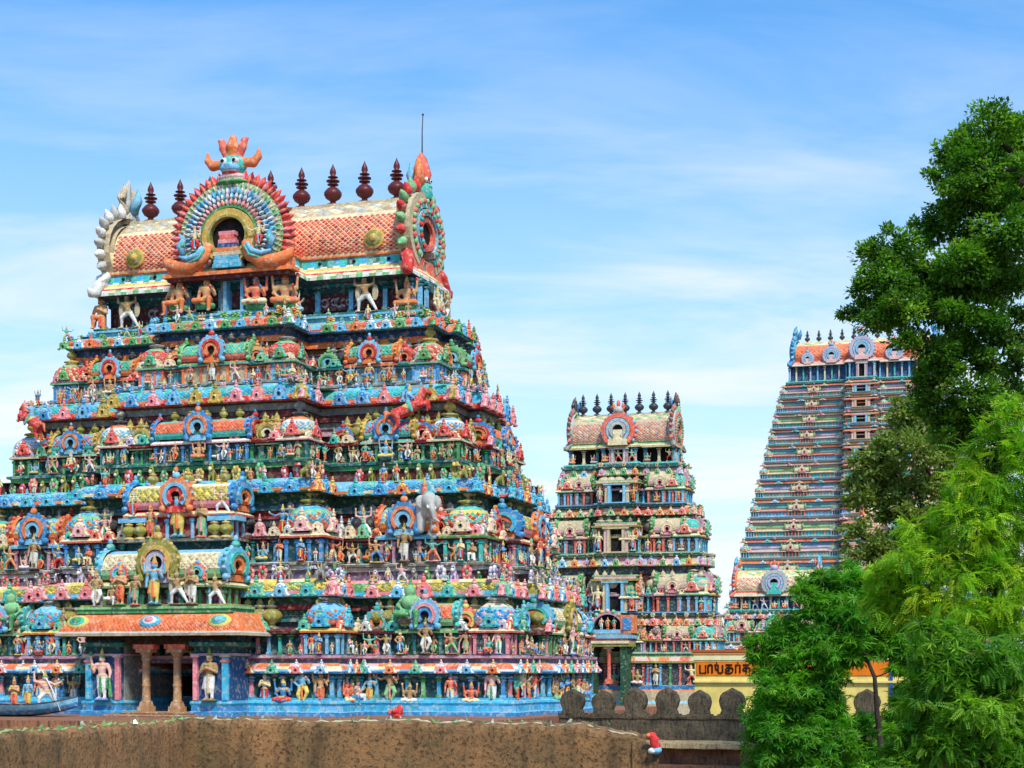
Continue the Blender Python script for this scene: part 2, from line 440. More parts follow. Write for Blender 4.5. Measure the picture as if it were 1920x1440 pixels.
# ------------------------------------------------------------------ sculpture: blended limbs turned into one continuous skin
def surface(prims, h, k=0.02):
    """prims: ('c', a, b, ra, rb, tag) tapered limbs or ('e', centre, radii, tag) lumps; returns verts, quads, tag per quad"""
    lo = np.array([1e9] * 3); hi = -lo
    for p in prims:
        if p[0] == 'c':
            for q, r in ((p[1], p[3]), (p[2], p[4])):
                lo = np.minimum(lo, np.array(q) - r); hi = np.maximum(hi, np.array(q) + r)
        else:
            lo = np.minimum(lo, np.array(p[1]) - np.array(p[2])); hi = np.maximum(hi, np.array(p[1]) + np.array(p[2]))
    lo -= 2.2 * h; hi += 2.2 * h
    n = np.ceil((hi - lo) / h).astype(int) + 1
    ax = [lo[i] + h * np.arange(n[i]) for i in range(3)]
    X, Y, Z = np.meshgrid(*ax, indexing='ij')
    Pn = np.stack([X, Y, Z], -1).astype(np.float32)
    f = None
    def dist(p, Q):
        if p[0] == 'c':
            a = np.array(p[1], np.float32); b = np.array(p[2], np.float32); d = b - a
            t = np.clip(((Q - a) @ d) / max(1e-9, float(d @ d)), 0, 1)
            return np.linalg.norm(Q - a - t[..., None] * d, axis=-1) - (p[3] + (p[4] - p[3]) * t)
        r = np.array(p[2], np.float32)
        q = (Q - np.array(p[1], np.float32)) / r
        l = np.linalg.norm(q, axis=-1)
        return (l - 1) * float(r.min())
    for p in prims:
        d = dist(p, Pn)
        if f is None: f = d
        else:
            hh = np.clip(0.5 + 0.5 * (f - d) / k, 0, 1)
            f = f * (1 - hh) + d * hh - k * hh * (1 - hh)
    ins = f < 0
    nx, ny, nz = n - 1
    cnt = np.zeros((nx, ny, nz), np.int32); acc = np.zeros((nx, ny, nz, 3), np.float32)
    cor = [(i, j, l) for i in (0, 1) for j in (0, 1) for l in (0, 1)]
    for a in cor:
        for b in cor:
            if sum(b) - sum(a) == 1 and all(y >= x for x, y in zip(a, b)):
                fa = f[a[0]:a[0] + nx, a[1]:a[1] + ny, a[2]:a[2] + nz]; fb = f[b[0]:b[0] + nx, b[1]:b[1] + ny, b[2]:b[2] + nz]
                m = (fa < 0) != (fb < 0)
                t = np.where(m, fa / np.where(m, fa - fb, 1), 0)
                pt = np.array(a, np.float32) + t[..., None] * (np.array(b, np.float32) - np.array(a, np.float32))
                acc += np.where(m[..., None], pt, 0); cnt += m
    act = cnt > 0
    idx = -np.ones((nx, ny, nz), np.int64); idx[act] = np.arange(act.sum())
    base = np.stack(np.nonzero(act), -1)
    V = lo + h * (base + acc[act] / cnt[act][:, None])
    Q = []
    for axn in range(3):
        s0 = [slice(0, None)] * 3; s1 = [slice(0, None)] * 3
        s0[axn] = slice(0, -1); s1[axn] = slice(1, None)
        A, B = ins[tuple(s0)], ins[tuple(s1)]
        u, v = [(1, 2), (2, 0), (0, 1)][axn]
        I = np.stack(np.nonzero(A != B), -1)
        ok = (I[:, u] > 0) & (I[:, v] > 0) & (I[:, u] < n[u] - 1) & (I[:, v] < n[v] - 1)
        I = I[ok]
        eu = np.zeros(3, int); eu[u] = 1; ev = np.zeros(3, int); ev[v] = 1
        g = lambda J: idx[J[:, 0], J[:, 1], J[:, 2]]
        q = np.stack([g(I - eu - ev), g(I - ev), g(I), g(I - eu)], -1)
        fl = ~A[I[:, 0], I[:, 1], I[:, 2]]
        q[fl] = q[fl][:, ::-1]
        Q.append(q)
    Q = np.concatenate(Q)
    ctr = V[Q].mean(1).astype(np.float32)
    D = np.stack([dist(p, ctr) for p in prims], -1)
    tags = np.array([p[-1] for p in prims])[D.argmin(1)]
    return V, Q, tags

def limb(pts, rr, tag):
    return [('c', pts[i], pts[i + 1], rr[i], rr[i + 1], tag) for i in range(len(pts) - 1)]

def figure(pose, arms, crown=1, base=True, extra=()):
    """a temple figure one unit tall (crown above), facing -y; tags: s skin, d cloth, g ornament, h hair, b base, x sash"""
    p = []
    zs = 0.0
    if pose in ('sit', 'lalita'):
        zs = -0.38
        hipz = 0.12
    sw = 0.0
    if pose == 'dance': sw = 0.05
    hx = sw
    H = lambda x, y, z: (x, y, z + zs)
    if pose == 'stand':
        for s in (-1, 1):
            p += limb([(s * .055, 0, .50), (s * .062, -.012, .27)], [.078, .058], 'd')
            p += limb([(s * .062, -.012, .27), (s * .062, .0, .07)], [.055, .036], 'd' if base else 's')
            p += limb([(s * .062, .0, .05), (s * .08, -.085, .025)], [.032, .026], 's')
    elif pose == 'dance':
        p += limb([(-.04, 0, .50), (-.10, -.06, .28), (-.05, 0, .06)], [.078, .058, .036], 'd')
        p += limb([(-.05, 0, .04), (-.08, -.085, .025)], [.032, .026], 's')
        p += limb([(.09, 0, .50), (.20, -.10, .36), (.10, -.10, .14)], [.078, .058, .038], 'd')
        p += limb([(.10, -.10, .13), (.10, -.19, .10)], [.032, .024], 's')
    elif pose == 'lunge':
        p += limb([(-.04, 0, .46), (-.20, -.04, .32), (-.22, 0, .06)], [.078, .058, .038], 'd')
        p += limb([(-.22, 0, .04), (-.29, -.06, .025)], [.032, .026], 's')
        p += limb([(.06, 0, .46), (.20, 0, .24), (.31, .02, .06)], [.078, .055, .036], 'd')
        p += limb([(.31, .02, .04), (.36, -.05, .025)], [.032, .026], 's')
    elif pose == 'sit':
        for s in (-1, 1):
            p += limb([(s * .06, 0, .12), (s * .25, -.12, .09), (s * -.02, -.21, .07)], [.08, .062, .042], 'd')
            p += limb([(s * -.02, -.21, .06), (s * -.12, -.20, .06)], [.034, .028], 's')
    elif pose == 'lalita':
        p += limb([(-.06, 0, .12), (-.24, -.14, .10), (-.02, -.20, .08)], [.08, .062, .042], 'd')
        p += limb([(.07, 0, .12), (.16, -.20, .13), (.16, -.21, -.12)], [.08, .06, .04], 'd')
        p += limb([(.16, -.21, -.13), (.17, -.28, -.16)], [.032, .026], 's')
    elif pose == 'kneel':
        zs = -0.18
        p += limb([(-.05, 0, .33), (-.12, -.19, .32), (-.12, -.18, .06)], [.078, .058, .036], 'd')
        p += limb([(-.12, -.18, .04), (-.13, -.26, .025)], [.032, .026], 's')
        p += limb([(.06, 0, .33), (.10, -.03, .07), (.10, .20, .05)], [.078, .056, .036], 'd')
    lean = -0.05 if pose == 'lunge' else 0.0
    tx = hx * 0.2 + lean
    z = lambda v: v + zs + (-.04 if pose == 'lunge' else 0)
    p += [('e', (hx * .6, 0, z(.51)), (.115, .088, .072), 'd'),
          ('c', (hx * .4, 0, z(.56)), (tx, -.004, z(.69)), .078, .098, 's'),
          ('e', (tx, 0, z(.73)), (.132, .086, .085), 's'),
          ('c', (tx - .125, 0, z(.785)), (tx + .125, 0, z(.785)), .05, .05, 's'),
          ('c', (tx, 0, z(.80)), (tx, -.005, z(.865)), .038, .035, 's'),
          ('e', (tx, -.012, z(.905)), (.062, .07, .076), 's'),
          ('e', (hx * .6, -.005, z(.545)), (.122, .096, .020), 'g'),
          ('e', (tx, -.055, z(.775)), (.085, .05, .018), 'g'),
          ('e', (tx, -.082, z(.895)), (.013, .018, .018), 's'),
          ('e', (tx - .026, -.072, z(.918)), (.014, .012, .008), 'k'), ('e', (tx + .026, -.072, z(.918)), (.014, .012, .008), 'k'),
          ('e', (tx, -.074, z(.868)), (.02, .012, .006), 'l'),
          ('e', (tx - .07, 0, z(.89)), (.02, .02, .034), 'g'), ('e', (tx + .07, 0, z(.89)), (.02, .02, .034), 'g'),
          ('e', (tx, .02, z(.93)), (.066, .066, .06), 'h')]
    if crown:
        p += [('c', (tx, 0, z(.965)), (tx, 0, z(1.09)), .066, .035, 'g'), ('e', (tx, 0, z(1.13)), (.024, .024, .034), 'g'),
              ('e', (tx, -.01, z(.965)), (.08, .08, .016), 'x')]
    else:
        p += [('e', (tx, .02, z(.985)), (.045, .045, .045), 'h')]
    if pose in ('stand', 'dance', 'kneel'):
        p += [('c', (hx * .5, -.075, z(.52)), (hx * .5, -.07, max(.10, z(.17))), .022, .038, 'x')]
        p += [('c', (hx * .6 - .10, -.03, z(.52)), (-.15, -.03, max(.1, z(.26))), .02, .03, 'x')]
    for side, el, ha, item in arms:
        sh = (tx + side * .145, 0, z(.775))
        e = (tx + el[0], el[1], z(el[2])); w = (tx + ha[0], ha[1], z(ha[2]))
        p += limb([sh, e], [.046, .038], 's') + limb([e, w], [.037, .028], 's')
        m = tuple(sh[i] * .55 + e[i] * .45 for i in range(3))
        p += [('e', m, (.05, .05, .022), 'g')]
        d = Vector(w) - Vector(e); d.normalize()
        p += [('e', tuple(Vector(w) + d * .03), (.033, .026, .04), 's')]
        hp = Vector(w) + d * .06
        if item == 'club': p += [('c', tuple(hp), (hp.x + side * .03, hp.y, .08), .024, .05, 'x')]
        if item == 'disc': p += [('e', (hp.x, hp.y, hp.z + .05), (.052, .02, .052), 'x')]
        if item == 'bud': p += [('e', (hp.x, hp.y - .01, hp.z + .03), (.034, .034, .045), 'x')]
        if item == 'staff': p += [('c', (hp.x, hp.y, .05), (hp.x, hp.y, z(1.0)), .014, .014, 'x')]
    if base:
        p += [('e', (0, -.02, .0), (.20, .15, .035), 'b')] if pose != 'lunge' else [('e', (0.04, 0, .0), (.36, .12, .03), 'b')]
        if pose in ('sit', 'lalita'):
            p = [q if q[-1] == 'b' else q for q in p]
            p += [('c', (-.17, -.06, -.02), (.17, -.06, -.02), .07, .07, 'b')]
    return p + list(extra)

DN = lambda s: (s, (s * .20, .01, .60), (s * .19, -.05, .44), None)
AN = lambda s: (s, (s * .19, -.04, .62), (s * .03, -.14, .70), None)          # palms joined
BL = lambda s: (s, (s * .21, -.02, .62), (s * .20, -.15, .71), 'bud')          # blessing
HI = lambda s: (s, (s * .25, .0, .74), (s * .27, -.02, .93), 'disc')           # rear hands
UP = lambda s: (s, (s * .29, .0, .83), (s * .30, .0, 1.06), None)              # carrying the eave
HP = lambda s: (s, (s * .25, -.01, .64), (s * .12, -.06, .54), None)           # on the hip
OUT = lambda s: (s, (s * .27, -.02, .72), (s * .44, -.05, .80), 'bud')
CL = lambda s: (s, (s * .22, -.02, .62), (s * .25, -.10, .52), 'club')
wing = [('e', (s * .26, .06, .55), (.10, .03, .24), 'x') for s in (-1, 1)]

POSES = dict(
    stand=figure('stand', [DN(-1), BL(1)]),
    four=figure('stand', [DN(-1), BL(1), HI(-1), HI(1)]),
    pray=figure('stand', [AN(-1), AN(1)]),
    hip=figure('dance', [HP(-1), BL(1)]),
    dance=figure('dance', [OUT(-1), BL(1), HI(1)]),
    bearer=figure('lunge', [UP(-1), UP(1)], crown=1, extra=wing),
    lunge=figure('lunge', [UP(-1), OUT(1)], crown=1),
    sit=figure('sit', [HP(-1), BL(1), HI(-1), HI(1)]),
    lalita=figure('lalita', [DN(-1), BL(1)]),
    kneel=figure('kneel', [AN(-1), AN(1)]),
    guard=figure('stand', [CL(-1), BL(1), HI(1)]),
)
SCHEMES = [  # skin, cloth, ornament, hair, base, sash
    ('skin', 'orange', 'gold', 'dark', 'green', 'red'), ('lblue', 'yellow', 'gold', 'dark', 'teal', 'orange'),
    ('lpink', 'white', 'gold', 'dark', 'blue', 'green'), ('tan', 'lgreen', 'olive', 'dark', 'coral', 'pink'),
    ('turq', 'orange', 'gold', 'dark', 'pink', 'red'), ('skin', 'blue', 'olive', 'dark', 'yellow', 'white'),
    ('cream', 'red', 'gold', 'brown', 'turq', 'lblue'), ('coral', 'cream', 'gold', 'dark', 'green', 'blue'),
    ('tan', 'white', 'olive', 'dark', 'stone', 'beige'), ('blue', 'red', 'gold', 'dark', 'orange', 'yellow')]
STATUE = {}
def build_statues(res, key, poses, schemes, mat):
    for pn in poses:
        V, Q, T = surface(POSES[pn], res)
        V = V - np.array([0, 0, V[:, 2].min()])
        for si in schemes:
            s = SCHEMES[si]
            cm = {'s': P[s[0]], 'd': P[s[1]], 'g': P[s[2]], 'h': P[s[3]], 'b': P[s[4]], 'x': P[s[5]], 'k': P['dark'], 'l': P['dred']}
            C = np.array([cm[t] for t in T])
            STATUE[(key, pn, si)] = arrays_mesh('statue_' + pn, V, Q, C, mat, True)
build_statues(0.022, 'n', list(POSES), range(10), M_STATUE)
build_statues(0.045, 'f', ['stand', 'four', 'pray', 'hip', 'lunge', 'sit'], range(0, 10, 2), M_FAR)
build_statues(0.045, 'm', ['stand', 'four', 'pray', 'hip', 'lunge', 'sit', 'dance'], range(10), M_STATUE)
def statue_pick(key='n', poses=None):
    ks = [k for k in STATUE if k[0] == key and (poses is None or k[1] in poses)]
    return STATUE[random.choice(ks)]

# animals
def animal(prims, cmap, res, mat):
    V, Q, T = surface(prims, res)
    V = V - np.array([0, 0, V[:, 2].min()])
    return arrays_mesh('animal', V, Q, np.array([P[cmap[t]] for t in T]), mat, True)
HORSE = (limb([(-.42, 0, .62), (.0, 0, .80), (.30, 0, 1.02)], [.20, .19, .20], 's') +
         limb([(.34, 0, 1.08), (.52, 0, 1.42)], [.15, .09], 's') + limb([(.52, 0, 1.46), (.74, 0, 1.34)], [.09, .055], 's') +
         limb([(.50, -.05, 1.5), (.50, -.06, 1.6)], [.03, .012], 's') + limb([(.50, .05, 1.5), (.50, .06, 1.6)], [.03, .012], 's') +
         limb([(.30, 0, 1.24), (.44, 0, 1.50)], [.06, .06], 'h') +
         limb([(-.44, -.11, .55), (-.36, -.12, .30), (-.52, -.12, .04)], [.14, .07, .05], 's') +
         limb([(-.44, .11, .55), (-.36, .12, .30), (-.52, .12, .04)], [.14, .07, .05], 's') +
         limb([(.34, -.11, .94), (.64, -.12, 1.0), (.62, -.12, .74)], [.11, .06, .045], 's') +
         limb([(.34, .11, .94), (.66, .12, 1.1), (.70, .12, .84)], [.11, .06, .045], 's') +
         limb([(-.60, 0, .64), (-.78, 0, .60), (-.86, 0, .30)], [.06, .06, .03], 'h') +
         [('e', (-.02, 0, .86), (.22, .21, .12), 'x'),
          ('c', (-.02, 0, .98), (.0, 0, 1.28), .10, .12, 'r'), ('e', (.02, 0, 1.44), (.075, .075, .085), 'f'), ('c', (.02, 0, 1.5), (.02, 0, 1.64), .07, .03, 'g'),
          ('c', (.0, -.12, 1.28), (.18, -.18, 1.14), .05, .04, 'r'), ('c', (.0, .12, 1.28), (.2, .16, 1.36), .05, .04, 'r'),
          ('c', (-.02, -.12, .98), (.10, -.24, .70), .08, .05, 'o'), ('c', (-.02, .12, .98), (.10, .24, .70), .08, .05, 'o')])
ELEPH = (limb([(.0, -.30, .72), (.0, .40, .70)], [.34, .36], 's') +
         [('e', (.0, -.66, .92), (.24, .26, .28), 's'), ('e', (-.26, -.56, .90), (.16, .04, .22), 's'), ('e', (.26, -.56, .90), (.16, .04, .22), 's'),
          ('e', (0, -.60, 1.14), (.18, .16, .10), 'x')] +
         limb([(0, -.84, .86), (.02, -.98, .60), (.08, -.98, .34), (.22, -.98, .26)], [.12, .09, .065, .045], 's') +
         limb([(-.11, -.86, .74), (-.14, -1.02, .66)], [.04, .02], 'w') + limb([(.11, -.86, .74), (.14, -1.02, .66)], [.04, .02], 'w') +
         sum([limb([(x, y, .55), (x, y, .05)], [.15, .12], 's') for x in (-.2, .2) for y in (-.34, .42)], []) +
         [('e', (0, .05, 1.02), (.30, .34, .10), 'x'), ('c', (0, -.02, 1.1), (0, -.02, 1.34), .12, .11, 'r'), ('e', (0, -.03, 1.5), (.08, .08, .09), 'f'), ('c', (0, -.02, 1.56), (0, -.02, 1.7), .07, .03, 'g')])
DEMON = POSES['lalita']
YALI = (limb([(0, .35, .34), (0, -.10, .46)], [.17, .20], 's') + [('e', (0, -.28, .66), (.19, .19, .20), 's'), ('e', (0, -.46, .60), (.12, .12, .09), 'x'),
         ('e', (-.08, -.45, .74), (.04, .04, .04), 'k'), ('e', (.08, -.45, .74), (.04, .04, .04), 'k'), ('e', (0, -.2, .84), (.15, .14, .10), 'h')] +
        sum([limb([(x, y, .3), (x * 1.1, y - .03, .03)], [.09, .06], 's') for x in (-.13, .13) for y in (-.2, .34)], []))
ME_HORSE = animal(HORSE, dict(s='red', h='orange', x='yellow', r='lblue', f='skin', g='gold', o='turq'), .032, M_STATUE)
ME_HORSE.name = 'rearing_horse'
ME_ELEPH = animal(ELEPH, dict(s='lgrey', x='turq', w='white', r='coral', f='skin', g='gold'), .035, M_STATUE)
ME_ELEPH.name = 'elephant'
V_, Q_, T_ = surface(figure('lalita', [HP(-1), HP(1)], extra=[('e', (0, -.03, .70 - .38), (.17, .13, .13), 's'), ('e', (0, -.02, .53), (.11, .1, .12), 's')]), .022)
ME_DEMON = arrays_mesh('green_figure', V_ - np.array([0, 0, V_[:, 2].min()]), Q_,
                       np.array([P[{'s': 'lgreen', 'd': 'green', 'g': 'green', 'h': 'green', 'b': 'stone', 'x': 'dgreen', 'k': 'dark', 'l': 'green'}[t]] for t in T_]), M_STATUE, True)
ME_YALI = [animal(YALI, dict(s=a, x=b, k='dark', h=c), .045, M_PAINT) for a, b, c in
           (('green', 'cream', 'olive'), ('lblue', 'pink', 'white'), ('pink', 'red', 'gold'), ('olive', 'cream', 'green'), ('lilac', 'white', 'purple'), ('coral', 'yellow', 'red'), ('grey', 'lgrey', 'dgrey'))]
for m_ in ME_YALI: m_.name = 'lion_bust'

# ------------------------------------------------------------------ ornaments (unit sized, facing -y)
def mb_kudu(a, b, c, knob=True, seg=12, hole='dark'):
    """horseshoe arch, one unit wide, foot at z = 0"""
    m = MB()
    m.fan(0, .46, .47, -.06, -40, 220, seg, c, zb=.46)
    m.arc(0, .46, .36, .50, 0.05, -.16, -42, 222, seg, a)
    m.arc(0, .46, .27, .37, 0.05, -.22, -48, 228, seg, b)
    m.arc(0, .44, .15, .27, 0.05, -.18, -56, 236, seg, c)
    m.fan(0, .44, .17, -.09, -60, 240, 8, P[hole], zb=.38)  # shade inside the arch is the near-black colour of this disc
    m.box((0, -.04, .09), (.62, .16, .18), c)
    for s in (-1, 1):
        m.ball((s * .42, -.12, .10), (.13, .10, .11), a, 6, 4)
    for i in range(11):
        t = R(-12 + 204 * i / 10)
        m.ball((.50 * math.cos(t), -.10, .46 + .50 * math.sin(t)), (.06, .06, .06), b if i % 2 else a, 5, 4)
    if knob:
        m.ball((0, -.10, 1.02), (.13, .10, .12), b, 6, 4)
        m.ball((0, -.10, 1.18), (.07, .06, .10), a, 5, 4)
    return m
def mb_plaque(a, b, c):
    """bell-shaped cornice plaque with a dark disc for its shaded mouth, curled feet and a stacked knob"""
    m = MB()
    half = [(.50, 0), (.53, .07), (.44, .15), (.38, .24), (.36, .42), (.27, .58), (.14, .68)]
    out_ = half + [(0, .73)] + [(-x, z) for x, z in reversed(half)]
    n = len(out_)
    v = [(x, .06, z) for x, z in out_] + [(x, -.12, z) for x, z in out_] + [(x * .80, -.19, .05 + (z - .05) * .86) for x, z in out_]
    f = [(i, i + 1, n + i + 1, n + i) for i in range(n - 1)] + [(n + i, n + i + 1, 2 * n + i + 1, 2 * n + i) for i in range(n - 1)] + [tuple(range(3 * n - 1, 2 * n - 1, -1))]
    f = [q[::-1] for q in f]
    m.add(v, f, [a] * (n - 1) + [b] * (n - 1) + [a])
    m.lathe([(.13, 0), (.12, .05)], 8, c, M=Matrix.Translation((0, -.17, .30)) @ Matrix.Rotation(R(90), 4, 'X'))
    m.lathe([(.075, 0), (.07, .02)], 8, P['dark'], M=Matrix.Translation((0, -.215, .29)) @ Matrix.Rotation(R(90), 4, 'X'))  # solid disc, its dark colour gives the shade of the mouth
    for s in (-1, 1):
        m.ball((s * .44, -.14, .07), (.10, .08, .08), b, 6, 4); m.ball((s * .24, -.17, .10), (.08, .07, .07), c, 5, 4)
        m.ball((s * .27, -.15, .50), (.07, .05, .07), c, 5, 4)
    m.ball((0, -.17, .50), (.09, .06, .08), b, 6, 4)
    m.ball((0, -.08, .79), (.15, .10, .09), b, 6, 4); m.ball((0, -.08, .91), (.11, .09, .08), a, 6, 4); m.ball((0, -.08, 1.02), (.06, .05, .08), b, 5, 4)
    return m
def pot_prof(k=1.0):
    return [(.30, 0), (.32, .06), (.14, .12), (.12, .18), (.30, .30), (.36, .42), (.30, .56), (.13, .66), (.22, .70), (.22, .74), (.10, .78), (.12, .86), (.05, .96), (.01, 1.06)]
def mb_pot(col, col2):
    m = MB()
    m.lathe(pot_prof(), 10, [col2, col2, col, col, col, col, col, col2, col2, col2, col, col, col])
    return m

def diamonds(m, surf, nu, nv, cols, lift=.03, fill=.86):
    """staggered raised lozenge tiles on surf(u, v) -> (point, normal)"""
    du, dv = 1 / nu, 1 / nv
    for j in range(2 * nv - 1):
        for i in range(nu):
            u = (i + (0.5 if j % 2 == 0 else 1.0)) * du
            v = (j + 1) * dv / 2
            if u > 1 - du * .4: continue
            pts = []
            for (a, b) in ((u - du * .5 * fill, v), (u, v - dv * .5 * fill), (u + du * .5 * fill, v), (u, v + dv * .5 * fill)):
                p, n = surf(min(1, max(0, a)), min(1, max(0, b)))
                pts.append(tuple(Vector(p) + Vector(n) * .004))
            p, n = surf(u, v)
            pts.append(tuple(Vector(p) + Vector(n) * lift))
            c = cols[(i + j) % len(cols)]
            c = vary(c, .28)
            m.add(pts, [(0, 1, 4), (1, 2, 4), (2, 3, 4), (3, 0, 4)], c)

VAULT = [(.52, .80), (.58, .90), (.60, 1.02), (.56, 1.16), (.46, 1.30), (.30, 1.41), (.14, 1.47), (0, 1.50)]
def vault_pt(t):
    x = t * (len(VAULT) - 1); i = min(int(x), len(VAULT) - 2); f = x - i
    return VAULT[i][0] * (1 - f) + VAULT[i + 1][0] * f, VAULT[i][1] * (1 - f) + VAULT[i + 1][1] * f

def mb_body(m, lx, ly, wall, pil, kap, n):
    m.box((0, 0, .30), (lx, ly, .60), wall)
    for i in range(n + 1):
        x = -lx / 2 + lx * i / n
        for (px, py) in ((x, -ly / 2), ):
            m.box((px, py, .28), (.09, .09, .56), pil)
            m.box((px, py, .50), (.15, .13, .07), pil)
    for y in (-.2, .2):
        m.box((lx / 2, y * ly, .28), (.09, .09, .56), pil)
    prof = [(.0, .58), (.14, .60), (.15, .65), (.08, .72), (0, .76)]
    for k in range(len(prof) - 1):
        (o0, z0), (o1, z1) = prof[k], prof[k + 1]
        v = []
        for o, z in ((o0, z0), (o1, z1)):
            v += [(-lx / 2 - o, -ly / 2 - o, z), (lx / 2 + o, -ly / 2 - o, z), (lx / 2 + o, ly / 2 + o, z), (-lx / 2 - o, ly / 2 + o, z)]
        m.add(v, [(i, (i + 1) % 4, 4 + (i + 1) % 4, 4 + i) for i in range(4)], kap[k % len(kap)])
    m.box((0, 0, .79), (lx * .9, ly * .9, .08), wall)

def mb_kuta(st, lat=True):
    """square domed pavilion, one unit wide"""
    m = MB()
    mb_body(m, .96, .96, st['wall'], st['pil'], st['kap'], 3)
    prof = [(.50, .80), (.57, .88), (.585, .98), (.57, 1.08), (.52, 1.20), (.42, 1.33), (.26, 1.44), (.10, 1.50)]
    A, B, C_ = st['dome']
    m.lathe(prof, 20, [A, A, B, B, B, C_, C_], sq=4.0)
    if lat:
        def surf(u, v):
            t = 2 * math.pi * u
            x = 1.6 + v * 3.0; i = int(x); f = x - i
            r = prof[i][0] * (1 - f) + prof[i + 1][0] * f; z = prof[i][1] * (1 - f) + prof[i + 1][1] * f
            k = (abs(math.cos(t)) ** 4 + abs(math.sin(t)) ** 4) ** (-.25)
            return (r * k * math.cos(t), r * k * math.sin(t), z), (math.cos(t) * .9, math.sin(t) * .9, .4)
        diamonds(m, surf, 26, 3, [st['lat'], st['lat'], A], .03)
    k = mb_plaque(*st['kudu'])
    for rz in (0, 90, -90):
        m.merge(k, Matrix.Rotation(R(rz), 4, 'Z') @ Matrix.Translation((0, -.57, .76)) @ Matrix.Scale(.56, 4))
    m.lathe([(.30, 1.46), (.20, 1.52), (.34, 1.56), (.30, 1.60)], 10, st['pot'][1])
    m.merge(mb_pot(*st['pot']), Matrix.Translation((0, 0, 1.58)) @ Matrix.Scale(.62, 4))
    return m

def mb_sala(st, ln=1.8, pots=3, kud=.9, lat=True):
    """barrel-roofed pavilion, ln long, one unit deep"""
    m = MB()
    mb_body(m, ln, .9, st['wall'], st['pil'], st['kap'], max(3, int(ln / .34)))
    A, B, C_ = st['dome']
    nx = 8
    cols = [A, A, B, B, B, C_, C_]
    for s in (-1, 1):
        for k in range(len(VAULT) - 1):
            v = []
            for (y, z) in (VAULT[k], VAULT[k + 1]):
                v += [(-ln / 2, s * y, z), (ln / 2, s * y, z)]
            m.add(v, [(0, 1, 3, 2) if s < 0 else (1, 0, 2, 3)], cols[k], True)
    if lat:
        def surf(u, v):
            y, z = vault_pt(.22 + .48 * v)
            return (-ln / 2 * .97 + ln * .97 * u, -y, z), (0, -.8, .6)
        diamonds(m, surf, int(ln / .13), 4, [st['lat'], st['lat'], B], .03)
    for s in (-1, 1):      # gable arches
        Mx = Matrix.Translation((s * ln / 2, 0, .74)) @ Matrix.Rotation(R(90 * s), 4, 'Z') @ Matrix.Diagonal((1.22, 1, .84, 1))
        m.merge(mb_kudu(*st['gable']), Mx)
    if kud:
        m.merge(mb_kudu(*st['kudu']), Matrix.Translation((0, -.58, .70)) @ Matrix.Scale(kud, 4))
    for i in range(pots):
        x = (i - (pots - 1) / 2) * (ln * .72 / max(1, pots - 1)) if pots > 1 else 0
        m.merge(mb_pot(*st['pot']), Matrix.Translation((x, 0, 1.47)) @ Matrix.Scale(.46, 4))
    return m

def mb_panjara(st):
    """narrow pavilion under one tall horseshoe arch"""
    m = MB()
    mb_body(m, .8, .7, st['wall'], st['pil'], st['kap'], 2)
    m.lathe([(.40, .78), (.44, .95), (.40, 1.2), (.2, 1.45), (.02, 1.52)], 12, [st['dome'][0], st['dome'][1], st['dome'][1], st['dome'][2]], sy=.8)
    m.merge(mb_kudu(*st['gable']), Matrix.Translation((0, -.36, .72)) @ Matrix.Diagonal((.98, 1, .84, 1)))
    m.merge(mb_pot(*st['pot']), Matrix.Translation((0, 0, 1.5)) @ Matrix.Scale(.36, 4))
    return m

def mb_pilaster(a, b):
    m = MB()
    m.box((0, 0, .06), (.26, .22, .12), b)
    m.box((0, 0, .45), (.17, .15, .70), a)
    m.lathe([(.10, .74), (.15, .78), (.15, .82), (.09, .86)], 8, b)
    m.box((0, 0, .92), (.32, .24, .07), b, taper=1.1)
    m.box((0, 0, .98), (.20, .20, .05), a)
    return m

def mb_lotus(a, b, c):
    m = MB()
    for i in range(7):
        t = 2 * math.pi * i / 7 + .3
        m.ball((.27 * math.cos(t), -.06, .5 + .27 * math.sin(t)), (.17, .10, .17), a if i % 2 else b, 6, 4)
    m.ball((0, -.12, .5), (.15, .10, .15), c, 6, 4)
    m.box((0, 0, .1), (.5, .2, .22), b)
    return m

def mb_doorway(frame, inner, col2):
    """framed opening closed by a dark panel painted as its shade; one unit wide, 1.6 high"""
    m = MB()
    m.box((-.42, 0, .8), (.16, .5, 1.6), frame); m.box((.42, 0, .8), (.16, .5, 1.6), frame)
    m.box((-.60, .06, .8), (.16, .4, 1.6), col2); m.box((.60, .06, .8), (.16, .4, 1.6), col2)
    m.box((0, 0, 1.66), (1.5, .6, .12), frame); m.box((0, 0, 1.78), (1.34, .5, .12), col2)
    m.box((0, .0, -.04), (1.4, .6, .10), frame)
    v = [(-.34, .24, 0), (.34, .24, 0), (.34, .24, 1.6), (-.34, .24, 1.6)]
    m.add(v, [(0, 1, 2, 3)], inner)  # near-black panel in place of the unlit depth behind the frame
    return m

def pav_style(wall, pil, kap, dome, lat, kudu, gable, pot):
    c = lambda s: P[s]
    return dict(wall=c(wall), pil=c(pil), kap=[c(k) for k in kap], dome=[c(k) for k in dome], lat=c(lat),
                kudu=[c(k) for k in kudu], gable=[c(k) for k in gable], pot=[c(k) for k in pot])

# ------------------------------------------------------------------ stepped outlines and swept mouldings
def outline(a, b, c, p, d, q, porch=None):
    """(half width, half depth, centre half width, its projection, side bay half depth, its projection)"""
    pts = [(-a, -b), (-c, -b), (-c, -b - p)]
    if porch:
        dw, dd = porch
        y = -b - p
        pts += [(-dw, y), (-dw, y + dd), (dw, y + dd), (dw, y)]
    pts += [(c, -b - p), (c, -b), (a, -b), (a, -d), (a + q, -d), (a + q, d), (a, d), (a, b), (-a, b), (-a, d), (-a - q, d), (-a - q, -d), (-a, -d)]
    return pts

